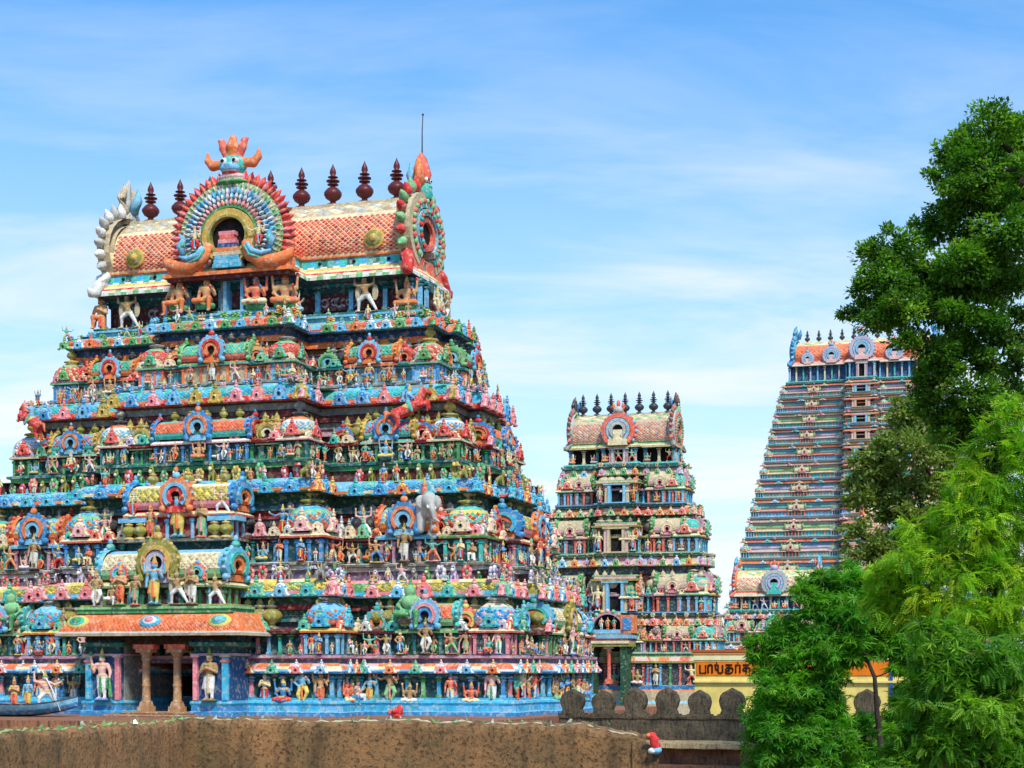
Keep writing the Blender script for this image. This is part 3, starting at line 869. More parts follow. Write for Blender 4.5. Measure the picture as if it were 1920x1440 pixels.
def edges(o):
    n = len(o)
    for i in range(n):
        p, q = o[i], o[(i + 1) % n]
        dx, dy = q[0] - p[0], q[1] - p[1]
        l = math.hypot(dx, dy)
        yield p, q, l, (dy / l, -dx / l)

def rnd(i, j):
    x = math.sin(i * 127.1 + j * 311.7) * 43758.5453
    return x - math.floor(x) - .5

def sweep(m, o, prof, seg=.5, jit=.012, cap=True):
    """prof: (offset, z, colour of the strip above it)"""
    pts = []
    n = len(o)
    E = list(edges(o))
    for i in range(n):
        p, q, l, nr = E[i]
        pn = E[i - 1][3]
        pts.append((p[0], p[1], nr[0] + pn[0], nr[1] + pn[1]))
        k = max(1, int(round(l / seg)))
        for j in range(1, k):
            t = j / k
            pts.append((p[0] + (q[0] - p[0]) * t, p[1] + (q[1] - p[1]) * t, nr[0], nr[1]))
    N_ = len(pts)
    V, F, C_ = [], [], []
    for r, (of, z, _) in enumerate(prof):
        for k, (x, y, nx, ny) in enumerate(pts):
            e = jit * rnd(k, r * 7 + 1)
            V.append((x + nx * (of + e), y + ny * (of + e), z + jit * .7 * rnd(k * 3 + 5, r)))
    for r in range(len(prof) - 1):
        c = prof[r][2]
        for k in range(N_):
            F.append((r * N_ + k, r * N_ + (k + 1) % N_, (r + 1) * N_ + (k + 1) % N_, (r + 1) * N_ + k))
            C_.append(c[k % len(c)] if isinstance(c, list) else c)
    if cap:
        F.append(tuple((len(prof) - 1) * N_ + k for k in range(N_))); C_.append(prof[-1][2][0] if isinstance(prof[-1][2], list) else prof[-1][2])
    m.add(V, F, C_)

FRONT, SIDE = 'front', 'side'
def faces_of(o):
    """edges of the outline that look towards -y or +x: (x0, y0, dx, dy, length, rotation)"""
    r = []
    for p, q, l, nr in edges(o):
        if nr[1] < -.5: r.append((p, q, l, 0.0))
        elif nr[0] > .5: r.append((p, q, l, R(90)))
    return r
def along(f, spacing, margin=0.2, inset=0.0):
    (p, q, l, rz) = f
    n = int((l - 2 * margin) / spacing) + 1
    if l < 2 * margin + .05: return []
    st = (l - 2 * margin) / max(1, n)
    res = []
    nx, ny = (0, -1) if rz == 0 else (1, 0)
    for i in range(n + 1):
        t = (margin + st * i) / l
        res.append((p[0] + (q[0] - p[0]) * t - nx * inset, p[1] + (q[1] - p[1]) * t - ny * inset, rz))
    return res

class Tower:
    """gathers the ornaments of one tower so that every kind stays within its number of single pieces"""
    def __init__(s, name, label, loc, rz, mat, cap=290):
        s.root = link(name, None, None, loc, rz, label=label, cat='temple tower', group='painted temple towers')
        s.root.empty_display_size = .5
        s.mat = mat; s.items = []; s.capn = cap; s.cache = {}
    def part(s, name, mb, label=None, mat=None, kind=None):
        return link(name, mb.mesh(name, mat or s.mat), s.root, label=label, kind=kind)
    def get(s, key, fn):
        if key not in s.cache:
            s.cache[key] = fn().mesh(key[0], s.mat)
        return s.cache[key]
    def put(s, name, me, par, loc, rz=0.0, sc=1.0, label=None):
        s.items.append((name, me, par, loc, rz, sc, label))
    def done(s):
        by = {}
        for it in s.items: by.setdefault(it[0], []).append(it)
        for name, L_ in by.items():
            if len(L_) > s.capn:     # the nearest to the camera stay single
                Mw = Matrix.Translation(s.root.location) @ Matrix.Rotation(s.root.rotation_euler[2], 4, 'Z')
                L_.sort(key=lambda it: ((Mw @ Vector(it[3])) - Vector((0, 0, EYE))).length / max(.01, it[5] if not isinstance(it[5], tuple) else max(it[5])))
            for it in L_[:s.capn]:
                link(it[0], it[1], it[2], it[3], it[4], it[5], label=it[6])
            rest = L_[s.capn:]
            if rest:
                mb = [np.zeros((0, 3))]; FV, FC, off = [], [], 0
                V, F, C_ = [], [], []
                for it in rest:
                    me = it[1]
                    nv = len(me.vertices)
                    co = np.empty(nv * 3, np.float32); me.vertices.foreach_get('co', co); co = co.reshape(-1, 3)
                    sc = it[5] if isinstance(it[5], tuple) else (it[5],) * 3
                    co = co * np.array(sc)
                    c_, s_ = math.cos(it[4]), math.sin(it[4])
                    co = np.stack([co[:, 0] * c_ - co[:, 1] * s_, co[:, 0] * s_ + co[:, 1] * c_, co[:, 2]], -1) + np.array(it[3])
                    V.append(co)
                    cc = np.empty(len(me.polygons) * 4, np.float32); me.attributes['Col'].data.foreach_get('color', cc)
                    F.extend([tuple(off + k for k in pl.vertices) for pl in me.polygons])
                    C_.append(cc.reshape(-1, 4)[:, :3]); off += nv
                me = bpy.data.meshes.new(name + '_rest')
                me.from_pydata(np.concatenate(V).tolist(), [], F)
                fin(me, np.concatenate(C_), False, s.mat)
                link('small_' + name + 's', me, s.root, kind='stuff')

# ------------------------------------------------------------------ the setting
YAW = R(-17.7)
def px(x, y, D):
    """point at distance D along the view that the photograph shows at pixel x, y"""
    return ((x - 960) / FPX * D, D, EYE + (1255 - y) / FPX * D)

m = MB()
S_ = 6000
m.add([(-S_, -S_, -7), (S_, -S_, -7), (S_, S_, -7), (-S_, S_, -7)], [(0, 1, 2, 3)], P['brown'])
link('ground', m.mesh('ground', M_EARTH), kind='structure')

# flat temple roof the near tower stands on
ca, sa = math.cos(YAW), math.sin(YAW)
def tw(T, x, y):
    return (T[0] + x * ca - y * sa, T[1] + x * sa + y * ca)
T1 = (-9.45, 66.85)
m = MB()
pts = [tw(T1, -60, -14.5), tw(T1, 12.4, -14.5), tw(T1, 13.0, -7.4), tw(T1, 13.0, 12), tw(T1, -60, 12)]
n_ = len(pts)
m.add([(x, y, 0) for x, y in pts] + [(x, y, -7) for x, y in pts], [tuple(range(n_))] + [(n_ + i, n_ + (i + 1) % n_, (i + 1) % n_, i) for i in range(n_)], P['brown'])
terrace = link('terrace', m.mesh('terrace', M_FLOOR), kind='structure')

# ------------------------------------------------------------------ storey of a tower
def storey(T, z0, z1, zk, zn, dims, st, s, opt):
    a, b, c, p, d, q = dims
    o = outline(*dims)
    k = opt.get('k', 1.0)             # size of the mouldings
    h1 = .60 * s
    m = MB()
    LA, LB = st['ledge']
    LA = [LA, vary(LA, .2), LA, vary(LA, .25), fade(LA, .5, 1.0)]; LB = [LB, vary(LB, .2), vary(LB, .15), fade(LB, .4, .8)]
    W, LC = st['low'], st['lowc']
    bw = st['back']
    K = st['kap']
    prof = [(-.3 * k, z0 - .30 * k, LB), (.06 * k, z0 - .28 * k, LB), (.06 * k, z0 - .14 * k, LA), (.17 * k, z0 - .11 * k, LA), (.17 * k, z0 - .03 * k, LB), (.10 * k, z0, LA),
            (-.24 * k, z0 + .004, W), (-.24 * k, z0 + h1 * .12, W), (-.27 * k, z0 + h1 * .14, W), (-.27 * k, z0 + h1 * .96, LC), (.03 * k, z0 + h1, LC), (.05 * k, z0 + h1 + .08 * k, LC), (-.08 * k, z0 + h1 + .16 * k, LC),
            (-.74 * k, z0 + h1 + .20 * k, bw[0])]
    zb0, zb1 = z0 + h1 + .2 * k, z1 - .03 * k
    nb = len(bw)
    for i in range(nb):
        t0, t1 = zb0 + (zb1 - zb0) * i / nb, zb0 + (zb1 - zb0) * (i + 1) / nb
        of = -.74 * k + (.09 * k if i % 2 else 0) + .03 * k * i
        prof += [(of, t0 + .004, bw[i]), (of, t1 - .02 * k, bw[i]), (of + .05 * k, t1 - .018 * k, P['dgrey']), (of + .05 * k, t1, P['dgrey'])]
    h = zk - z1
    fo = opt.get('step', .95) - .10 * k
    prof += [(-.40 * k, z1 - .01, K[0]), (-.33 * k, z1 + .02 * k, K[0]), (-.31 * k, z1 + h * .16, K[1]), (-.31 * k, z1 + h * .34, K[2]), (-.36 * k, z1 + h * .58, K[2]),
             (-.45 * k, z1 + h * .82, K[3]), (-.60 * k, zk, K[3]), (-fo, zk + .02 * k, st['frieze_wall']), (-fo, zn - .28 * k, LB), (-fo - .5 * k, zn - .27 * k, LB)]
    sweep(m, o, prof, seg=opt.get('seg', .5) * k, jit=.03 * k)
    if opt.get('lat') :                      # lozenges raised on the cornice
        for (p0, q0, l, rz) in faces_of(o):
            nx, ny = (0, -1) if rz == 0 else (1, 0)
            if l < .5: continue
            def surf(u, v, p0=p0, q0=q0, nx=nx, ny=ny):
                of = -.31 * k - (.05 + .09 * v) * k * v
                return (p0[0] + (q0[0] - p0[0]) * u + nx * of, p0[1] + (q0[1] - p0[1]) * u + ny * of, z1 + h * (.34 + .44 * v)), (nx * .9, ny * .9, .3)
            diamonds(m, surf, int(l / .17), 3, [K[2][0] if isinstance(K[2], list) else K[2], K[4], K[4]], .03)
    P_ = T.part('storey', m)
    F_ = faces_of(o)
    key = opt['key']
    dwid = opt.get('doorway_half', 0)
    indoor = lambda x, y, rz: dwid and rz == 0 and abs(x) < dwid
    # pilasters along the low wall
    for f in F_:
        for j, (x, y, rz) in enumerate(along(f, .44 * k, .14 * k, .20 * k)):
            if indoor(x, y, rz): continue
            pc = st['pil'][j % len(st['pil'])]
            me = T.get(('pilaster', pc), lambda: mb_pilaster(P[pc[0]], P[pc[1]]))
            T.put('pilaster', me, P_, (x, y, z0 + .01), rz, (.62 * k, .62 * k, h1 * .96))
    # figures on the ledge
    for f in F_:
        for j, (x, y, rz) in enumerate(along(f, opt.get('ssp', .66) * k, .36 * k, .02 * k)):
            if random.random() > opt.get('sprob', .8) or indoor(x, y, rz): continue
            big = opt.get('sbig', 1.0)
            hh = h1 * random.uniform(.88, 1.18) * big
            T.put('statue', statue_pick(key), P_, (x, y, z0 + .003), rz + random.uniform(-.25, .25), hh / 1.12)
    # figurines on the outer rim of the ledge and along the cornice lip
    if opt.get('figurines'):
        for f in F_:
            for j, (x, y, rz) in enumerate(along(f, .40 * k, .2 * k, -.10 * k)):
                if random.random() < .45: T.put('figurine', statue_pick('m'), P_, (x, y, z0 + .002), rz + random.uniform(-.4, .4), random.uniform(.30, .46))
            for j, (x, y, rz) in enumerate(along(f, .55 * k, .3 * k, .50 * k)):
                if random.random() < .42: T.put('figurine', statue_pick('m'), P_, (x, y, zk - .10), rz + random.uniform(-.4, .4), random.uniform(.42, .66))
    # arches on the cornice
    kw = opt.get('kud', .62) * k
    for f in F_:
        for j, (x, y, rz) in enumerate(along(f, kw * opt.get('kgap', 1.55), .34 * k, .34 * k)):
            kc = st['kudu'][j % len(st['kudu'])] if random.random() < .75 else random.choice(st['kudu'])
            big = random.uniform(.9, 1.12)
            me = T.get(('plaque', kc), lambda: mb_plaque(P[kc[0]], P[kc[1]], P[kc[2]]))
            T.put('plaque', me, P_, (x + random.uniform(-.04, .04) * (rz == 0), y, z1 + h * .02), rz, (kw * 1.02 * big, .75 * k, h * 1.06 * big))
    # creatures above the cornice
    fh = zn - zk
    for f in F_:
        for j, (x, y, rz) in enumerate(along(f, opt.get('fsp', .5) * k, .3 * k, fo - .14 * k)):
            fc = random.choice(st['frieze'])
            if random.random() < .12: continue
            fz = random.uniform(.75, 1.2)
            if isinstance(fc, int):
                T.put('lion_bust', opt['yali'][fc], P_, (x, y + 0.0, zk - .06 * k), rz, (.5 * k * fz, .42 * k, max(.30 * k, fh * .95) * fz))
            else:
                me = T.get(('lotus', fc), lambda: mb_lotus(P[fc[0]], P[fc[1]], P[fc[2]]))
                T.put('lotus', me, P_, (x, y, zk - .03), rz, (.44 * k * fz, .6 * k, max(.28 * k, fh * .85) * fz))
    # block crestings along the edge of the lower roof
    CR = [('pink', 'lpink', 'coral'), ('lgrey', 'white', 'grey'), ('lgreen', 'turq', 'green'), ('cream', 'beige', 'lpink'), ('lilac', 'white', 'mauve'), ('coral', 'cream', 'red'), ('turq', 'lgreen', 'teal')]
    for f in F_:
        if opt.get('few') or f[2] < .9 * k: continue
        for j, (x, y, rz) in enumerate(along(f, .56 * k, .2 * k, .06 * k)):
            if random.random() < .38 or indoor(x, y, rz): continue
            kc = random.choice(CR)
            me = T.get(('cresting', kc), lambda: mb_plaque(P[kc[0]], P[kc[1]], P[kc[2]]))
            T.put('cresting', me, P_, (x, y, z0 + h1 + .10 * k), rz, (.50 * k * random.uniform(.85, 1.2), .7 * k, .44 * s * random.uniform(.8, 1.25)))
    # pots standing between the pavilions in front of the inner wall
    for f in F_:
        if f[2] < 1.2 * k: continue
        for j, (x, y, rz) in enumerate(along(f, opt.get('psp', .46) * k, .5 * k, .50 * k)):
            if (j // 3) % 2 == 1: continue
            pc = st['pots']
            me = T.get(('pot', pc), lambda: mb_pot(P[pc[0]], P[pc[1]]))
            T.put('pot', me, P_, (x, y, z0 + h1 + .14 * k), rz, .92 * s * opt.get('pk', 1.0))
    return P_

def pavilions(T, P_, z0, dims, styles, s, opt):
    """corner domes, barrel roofs and narrow arched pavilions along one ledge"""
    a, b, c, p, d, q = dims
    n = len(styles)
    lat = opt.get('platt', True)
    K = lambda i: T.get(('domed_pavilion', opt['key'], i, opt['id']), lambda: mb_kuta(styles[i], lat))
    Sa = lambda i, ln, kd=opt.get('pkud', .9), pt=3: T.get(('barrel_pavilion', opt['key'], i, round(ln, 1), kd, pt, opt['id']), lambda: mb_sala(styles[i], round(ln, 1), pt, kd, lat))
    Pj = lambda i: T.get(('arched_pavilion', opt['key'], i, opt['id']), lambda: mb_panjara(styles[i]))
    if opt.get('few'):      # far off only corner domes and one barrel roof each side read
        w = s * .52
        for sx in (1, -1):
            T.put('domed_pavilion', K(0), P_, (sx * (a - w), -b + w, z0), 0, s)
            T.put('barrel_pavilion', Sa(1, 2.0), P_, (sx * (c + (a - c) * .5), -b + w, z0), 0, s)
            T.put('domed_pavilion', K(2), P_, (sx * (c + .9 * s), -b + w, z0), 0, s * .9)
        return
    w = s * .52
    yb = -b + w
    g = .02
    for sx in (1, -1):
        T.put('domed_pavilion', K(0), P_, (sx * (a - w), yb, z0 + g), 0, s)                 # corner
        ln = max(1.2, min(2.2, (a - c) / s * .36))
        xs = c + (a - c) * .46
        T.put('barrel_pavilion', Sa(1 % n, ln), P_, (sx * xs, yb - .04, z0 + g), 0, s)
        if a - c > 3.2 * s:
            T.put('arched_pavilion', Pj(2 % n), P_, (sx * (xs + (a - 2 * w - xs) * .5 + ln * s * .25), yb + .05, z0 + g), 0, s * .86)
            T.put('arched_pavilion', Pj(3 % n), P_, (sx * (c + .42 * s), yb + .12, z0 + g), 0, s * .84)
        if not opt.get('doorway_half'):
            T.put('domed_pavilion', K(2 % n), P_, (sx * (c - w), -b - p + w, z0 + g), 0, s)      # centre block corners
    if opt.get('centre', True):
        ln = max(1.4, (c - 2.2 * w) * 2 / s * .62)
        T.put('barrel_pavilion', Sa(3 % n, ln, 1.05, 5), P_, (0, -b - p + w - .10, z0 + g), 0, s)
        if c > 3.0 * s:
            for sx in (1, -1):
                T.put('arched_pavilion', Pj(1 % n), P_, (sx * (c - 2 * w - .5 * s), -b - p + w, z0 + g), 0, s * .84)
    # right flank
    T.put('domed_pavilion', K(0), P_, (a - w, b - w, z0 + g), 0, s)
    if d > .6:
        T.put('barrel_pavilion', Sa(3 % n, max(1.2, 2 * d / s * .8)), P_, (a + q - w, 0, z0 + g), R(90), s)
    gap = (b - 2 * w) - d
    if gap > .5 * s:
        for sy in (-1, 1):
            for kx in range(max(1, int(gap / (.85 * s)))):
                y = sy * (d + gap * (kx + .5) / max(1, int(gap / (.85 * s))))
                T.put('arched_pavilion', Pj((kx + 1) % n), P_, (a - w, y, z0 + g), R(90), s * .88)
    if opt.get('figures'):
        key = opt['key']
        xs = c + (a - c) * .46
        for x0, y0, rz, wl in ((xs, yb, 0, 1.0), (-xs, yb, 0, 1.0), (0, -b - p + w, 0, 1.2 if opt.get('centre', True) else 0), (a + q - w, 0, R(90), 1.0), (a - w, -b * .62, R(90), .0), (c - w, -b - p + w, 0, .0), (-c + w, -b - p + w, 0, .0), (a - w, yb, 0, .0)):
            nx, ny = (0, -1) if rz == 0 else (1, 0)
            if (x0, wl) == (0, 0): continue
            f = w + .20
            T.put('statue', statue_pick(key, ['four', 'stand', 'sit', 'hip', 'lalita'] if wl else ['sit', 'lalita', 'pray']), P_, (x0 + nx * f, y0 + ny * f, z0 + .02), rz, s * (.88 if wl else .52))
            if wl:
                for sg in (-1, 1):
                    tx, ty = (1, 0) if rz == 0 else (0, 1)
                    T.put('statue', statue_pick(key, ['lunge', 'dance', 'hip', 'bearer']), P_, (x0 + nx * (f - .02) + tx * sg * .78 * s * wl, y0 + ny * (f - .02) + ty * sg * .78 * s * wl, z0 + .02), rz, s * .60)
    # flank of the centre block
    T.put('arched_pavilion', Pj(2 % n), P_, (c - w, -b - p * .42, z0 + g), R(90), s * .8)

# ------------------------------------------------------------------ the wagon roof on top of a tower
def wagon(T, zr, a, b, c, p, sc, cols, nk, near=True, kal='maroon', nas=None, H=None):
    """eave, vault with lozenge tiles, ridge, gable horseshoes, front arch, crest pots; zr = underside of the eave"""
    o = outline(a, b, c, p, b * .45, .05)
    k = sc
    m = MB()
    E = cols['eave']
    hb = cols['eh']
    prof = [(-.55 * k, zr - .02, P['dgrey']), (.42 * k, zr, E[0]), (.42 * k, zr + hb * .12, E[1]), (.36 * k, zr + hb * .22, E[2]), (.30 * k, zr + hb * .30, E[3]), (.22 * k, zr + hb * .40, E[4]), (.12 * k, zr + hb * .52, E[5]),
            (.04 * k, zr + hb * .60, E[6]), (-.02 * k, zr + hb * .90, E[7]), (.06 * k, zr + hb * .94, E[7]), (.06 * k, zr + hb, E[7]), (-.3 * k, zr + hb + .05, E[7])]
    sweep(m, o, prof, seg=.26 * k, jit=.01 * k)
    roof = T.part('eave', m)
    # vault
    z0 = zr + hb
    hv = H - z0
    V_ = [(b * 1.02, 0), (b * 1.07, .12), (b * 1.06, .28), (b * .96, .48), (b * .80, .66), (b * .56, .83), (b * .30, .95), (0, 1.0)]
    def vp(t):
        x = t * (len(V_) - 1); i = min(int(x), len(V_) - 2); f = x - i
        return V_[i][0] * (1 - f) + V_[i + 1][0] * f, z0 + hv * (V_[i][1] * (1 - f) + V_[i + 1][1] * f)
    m = MB()
    nx = 24
    for sgn in (-1, 1):
        v, f, cc = [], [], []
        nt = 14
        for i in range(nt + 1):
            y, z = vp(i / nt)
            for j in range(nx + 1):
                v.append((-a + 2 * a * j / nx, sgn * y, z))
        for i in range(nt):
            for j in range(nx):
                q = (i * (nx + 1) + j, i * (nx + 1) + j + 1, (i + 1) * (nx + 1) + j + 1, (i + 1) * (nx + 1) + j)
                f.append(q if sgn < 0 else q[::-1]); cc.append(cols['base'] if i < nt * .62 else cols['ridge'])
        m.add(v, f, cc, True)
    m.box((0, 0, H + .02 * k), (2 * a * .98, .55 * k, .14 * k), cols['ridge'])
    vault = T.part('vault', m)
    m = MB()
    def surf(u, v):
        y, z = vp(.02 + .58 * v)
        y2, z2 = vp(.04 + .58 * v)
        n = Vector((0, -(z2 - z), -(y2 - y))).normalized()
        n = Vector((0, -abs(n.y), abs(n.z)))
        return (-a * .96 + 2 * a * .96 * u, -y, z), n
    ts = cols['tile_size']
    diamonds(m, surf, int(2 * a / ts), max(3, int(hv * .95 / ts)), cols['tiles'], .05 * k, .84)
    def surf2(u, v):
        y, z = vp(.64 + .3 * v)
        return (-a * .96 + 2 * a * .96 * u, -y, z), Vector((0, -.5, .8))
    diamonds(m, surf2, int(2 * a / (ts * 2.2)), 3, cols['leaf'], .06 * k, .9)
    link('roof_tiles', m.mesh('roof_tiles', T.mat), vault, kind='stuff')
    # medallions on the tiles
    if near:
        for x in (-a * .80, a * .80):
            m = MB()
            y, z = vp(.24)
            for r_, h_, c_ in ((.42, .05, P['gold']), (.33, .09, P['olive']), (.16, .14, P['gold'])):
                m.lathe([(r_, 0), (r_ * .96, h_)], 14, c_, M=Matrix.Translation((x, -y, z)) @ Matrix.Rotation(R(78), 4, 'X'))
            link('medallion', m.mesh('medallion', T.mat), vault)
    # gable horseshoes at both ends
    R_ = (H - z0) * .62
    for sgn in (-1, 1):
        m = MB()
        cz = z0 + (H - z0) * .42
        B = b * 1.22
        sz = (H - cz) * 1.12 / B
        G = cols['gable'] if sgn > 0 else cols.get('gable_l', cols['gable'])
        rot = Matrix.Translation((sgn * a, 0, 0)) @ Matrix.Rotation(R(90 * sgn), 4, 'Z')
        g = MB()
        g.arc(0, cz, B * .0, B * .98, .12 * k, -.10 * k, -60, 240, 22, G[0], sz=sz)
        g.arc(0, cz, B * .84, B * 1.04, .30 * k, -.26 * k, -62, 242, 22, G[1], sz=sz)
        g.arc(0, cz, B * .66, B * .80, .1, -.30 * k, -62, 242, 22, [G[2], G[3]], sz=sz)
        g.arc(0, cz, B * .46, B * .62, .1, -.34 * k, -62, 242, 22, [G[3], G[0]], sz=sz)
        for i in range(26):
            t = R(-50 + 280 * i / 25)
            g.ball((B * .82 * math.cos(t), -.30 * k, cz + B * .82 * math.sin(t) * sz), (.10 * k, .10 * k, .12 * k), G[6 if i % 2 else 4], 5, 4)
        for i in range(20):
            t = R(-50 + 280 * i / 19)
            g.ball((B * .55 * math.cos(t), -.38 * k, cz + B * .55 * math.sin(t) * sz), (.09 * k, .09 * k, .10 * k), G[5 if i % 2 else 2], 5, 4)
        g.arc(0, cz, B * .30, B * .42, .1, -.28 * k, -80, 260, 16, G[4], sz=sz)
        g.fan(0, cz, B * .31, -.14 * k, -80, 260, 10, P['dark'], zb=cz)
        for i in range(19):
            t = R(-38 + 256 * i / 18)
            ct, st_ = math.cos(t), math.sin(t)
            Mx = Matrix.Translation((B * 1.06 * ct, 0, cz + B * 1.06 * st_ * sz)) @ Matrix.Rotation(-(t - math.pi / 2), 4, 'Y')
            g.lathe([(.10 * k, 0), (.20 * k, .12 * k), (.19 * k, .26 * k), (.10 * k, .44 * k), (.0, .58 * k)], 7, G[5 + i % 2], M=Mx)
        # flaring scroll at the foot
        for s2 in (-1, 1):
            g.tube([(s2 * B * .80, -.1 * k, cz - B * .72 * sz), (s2 * B * .95, -.16 * k, z0 - hb * .3), (s2 * B * 1.12, -.24 * k, zr + hb * .1), (s2 * (B * 1.22), -.3 * k, zr + .04 * k), (s2 * (B * 1.30), -.34 * k, zr + .24 * k)],
                   [.20 * k, .24 * k, .22 * k, .16 * k, .06 * k], G[5], 7)
            g.box((s2 * B * .55, -.08 * k, z0 - hb * .45), (B * .8, .3 * k, hb * .8), G[4])
        m.merge(g, rot)
        link('gable_arch', m.mesh('gable_arch', T.mat), T.root)
        # horned crest
        m = MB()
        g = MB()
        zt = H + .10 * k
        g.lathe([(.34, 0), (.40, .2), (.34, .5), (.24, .62)], 10, G[2], c=(0, -.06 * k, zt - .1 * k), M=Matrix.Translation((0, 0, zt)) @ Matrix.Scale(k, 4) @ Matrix.Translation((0, 0, -zt)))
        C5 = cols['horn'] if sgn > 0 else cols.get('horn_l', cols['horn'])
        for s2 in (-1, 1):
            g.tube([(s2 * .12 * k, 0, zt + .3 * k), (s2 * .42 * k, -.05 * k, zt + .55 * k), (s2 * .46 * k, -.05 * k, zt + .95 * k), (s2 * .30 * k, 0, zt + 1.30 * k), (s2 * .36 * k, 0, zt + 1.5 * k)],
                   [.20 * k, .22 * k, .20 * k, .12 * k, .03 * k], C5[0], 7)
        g.tube([(0, -.05 * k, zt + .4 * k), (0, -.16 * k, zt + .9 * k), (0, -.05 * k, zt + 1.45 * k), (0, .05 * k, zt + 1.75 * k)], [.26 * k, .24 * k, .16 * k, .03 * k], C5[1], 7)
        g.tube([(0, .2 * k, zt + .4 * k), (0, .42 * k, zt + .9 * k), (0, .45 * k, zt + 1.35 * k)], [.24 * k, .2 * k, .04 * k], C5[2], 7)
        for s2 in (-1, 1):
            g.ball((s2 * .16 * k, -.26 * k, zt + .62 * k), .10 * k, P['white'], 7, 5)
            g.ball((s2 * .16 * k, -.33 * k, zt + .62 * k), .05 * k, P['dark'], 6, 4)
        g.ball((0, -.30 * k, zt + .36 * k), (.22 * k, .14 * k, .12 * k), C5[3], 8, 5)
        m.merge(g, rot)
        link('horned_crest', m.mesh('horned_crest', T.mat), T.root)
    # row of crest pots
    mp_ = MB()
    kp = [(.42, 0), (.40, .10), (.20, .16), (.16, .26), (.42, .40), (.54, .58), (.52, .70), (.34, .88), (.15, .98), (.15, 1.04), (.32, 1.06), (.34, 1.10), (.16, 1.14), (.16, 1.22), (.40, 1.24), (.40, 1.28), (.16, 1.33),
          (.15, 1.42), (.30, 1.44), (.30, 1.47), (.12, 1.52), (.20, 1.66), (.17, 1.80), (.05, 2.02), (.0, 2.14)]
    mp_.lathe([(r * .52, z * .62) for r, z in kp], 16, P[kal])
    me = mp_.mesh('crest_pot', M_METAL)
    for i in range(nk):
        x = -a * .84 + 2 * a * .84 * i / (nk - 1)
        link('crest_pot', me, T.root, (x, 0, H + .05 * k), 0, sc * cols.get('pot_scale', 1.0))
    return roof, vault

m = MB()
pts = [tw(T1, -150, 12.5), tw(T1, 13.5, 12.5), tw(T1, 13.5, -6.5), tw(T1, 140, -6.5), tw(T1, 140, 200), tw(T1, -150, 200)]
m.add([(x, y, -2.2) for x, y in pts], [tuple(range(len(pts)))], P['brown'])
link('courtyard', m.mesh('courtyard', M_EARTH), kind='structure')

# ------------------------------------------------------------------ near tower
T = Tower('temple_tower', 'large brightly painted tower with orange porch roof, nearest and leftmost', (T1[0], T1[1], 0), YAW, M_PAINT)
NEAR = T
D1 = (11.55, 5.5, 6.1, 1.9, 2.4, .5)
D2 = (10.3, 4.63, 5.1, 1.9, 2.0, .5)
D3 = (9.15, 3.77, 4.15, 1.9, 1.6, .45)
D4 = (8.0, 2.75, 3.15, 1.9, 1.2, .4)
D5 = (6.95, 1.7, 2.3, 1.65, .9, .3)
C = lambda *a: [P[x] for x in a]

# ground storey with the porch
m = MB()
D0 = (11.5, 5.45, 6.0, 1.9, 2.4, .5, (1.5, 2.6))
o0 = outline(*D0)
prof = [(.55, -.05, P['blue']), (.55, .14, P['lblue']), (.44, .16, C('cyan', 'lblue', 'cyan')), (.44, .34, P['blue']), (.36, .36, P['cyan']), (.40, .44, P['cyan']), (.36, .52, P['lblue']), (.22, .54, P['cyan']), (.22, .62, P['dteal']),
        (0, .624, P['dteal']), (0, 1.34, P['teal']), (.06, 1.36, P['teal']), (.06, 1.42, P['dblue']), (.34, 1.46, P['blue']), (.37, 1.53, C('lblue', 'white', 'lblue')), (.35, 1.60, C('coral', 'white', 'cream', 'orange')), (.27, 1.70, C('orange', 'lpink')), (.14, 1.80, P['green']), (.0, 1.86, P['green'])]
sweep(m, o0, prof, seg=.42)
base = T.part('storey', m)
F0 = faces_of(o0)
PC = [('lblue', 'cyan'), ('blue', 'lblue'), ('cyan', 'green'), ('lblue', 'turq'), ('pink', 'lblue'), ('lgreen', 'green')]
for f in F0:
    if abs(f[0][0]) < 1.6 and abs(f[1][0]) < 1.6: continue
    for j, (x, y, rz) in enumerate(along(f, .62, .14, -.05)):
        pc = PC[(j + int(x * 3)) % len(PC)]
        T.put('pilaster', T.get(('pilaster', pc), lambda: mb_pilaster(P[pc[0]], P[pc[1]])), base, (x, y, .63), rz, (.78, .7, .74))
    for j, (x, y, rz) in enumerate(along(f, .86, .5, -.16)):
        if f[2] < 1.6 or random.random() < .12 or (rz == 0 and abs(x) < 3.1 and y < -6): continue
        hh = random.choice((1.1, 1.2, 1.3, 1.05, 1.15))
        T.put('statue', statue_pick('n', ['stand', 'four', 'pray', 'hip', 'lalita', 'sit', 'guard', 'dance']), base, (x, y, .36), rz, hh / 1.12 * random.uniform(.95, 1.05))
    for j, (x, y, rz) in enumerate(along(f, .95, .4, -.30)):
        kc = [('lblue', 'white', 'blue'), ('orange', 'cream', 'coral'), ('turq', 'lgreen', 'green'), ('pink', 'white', 'coral')][j % 4]
        T.put('plaque', T.get(('plaque', kc), lambda: mb_plaque(P[kc[0]], P[kc[1]], P[kc[2]])), base, (x, y, 1.46), rz, (.50, .6, .44))
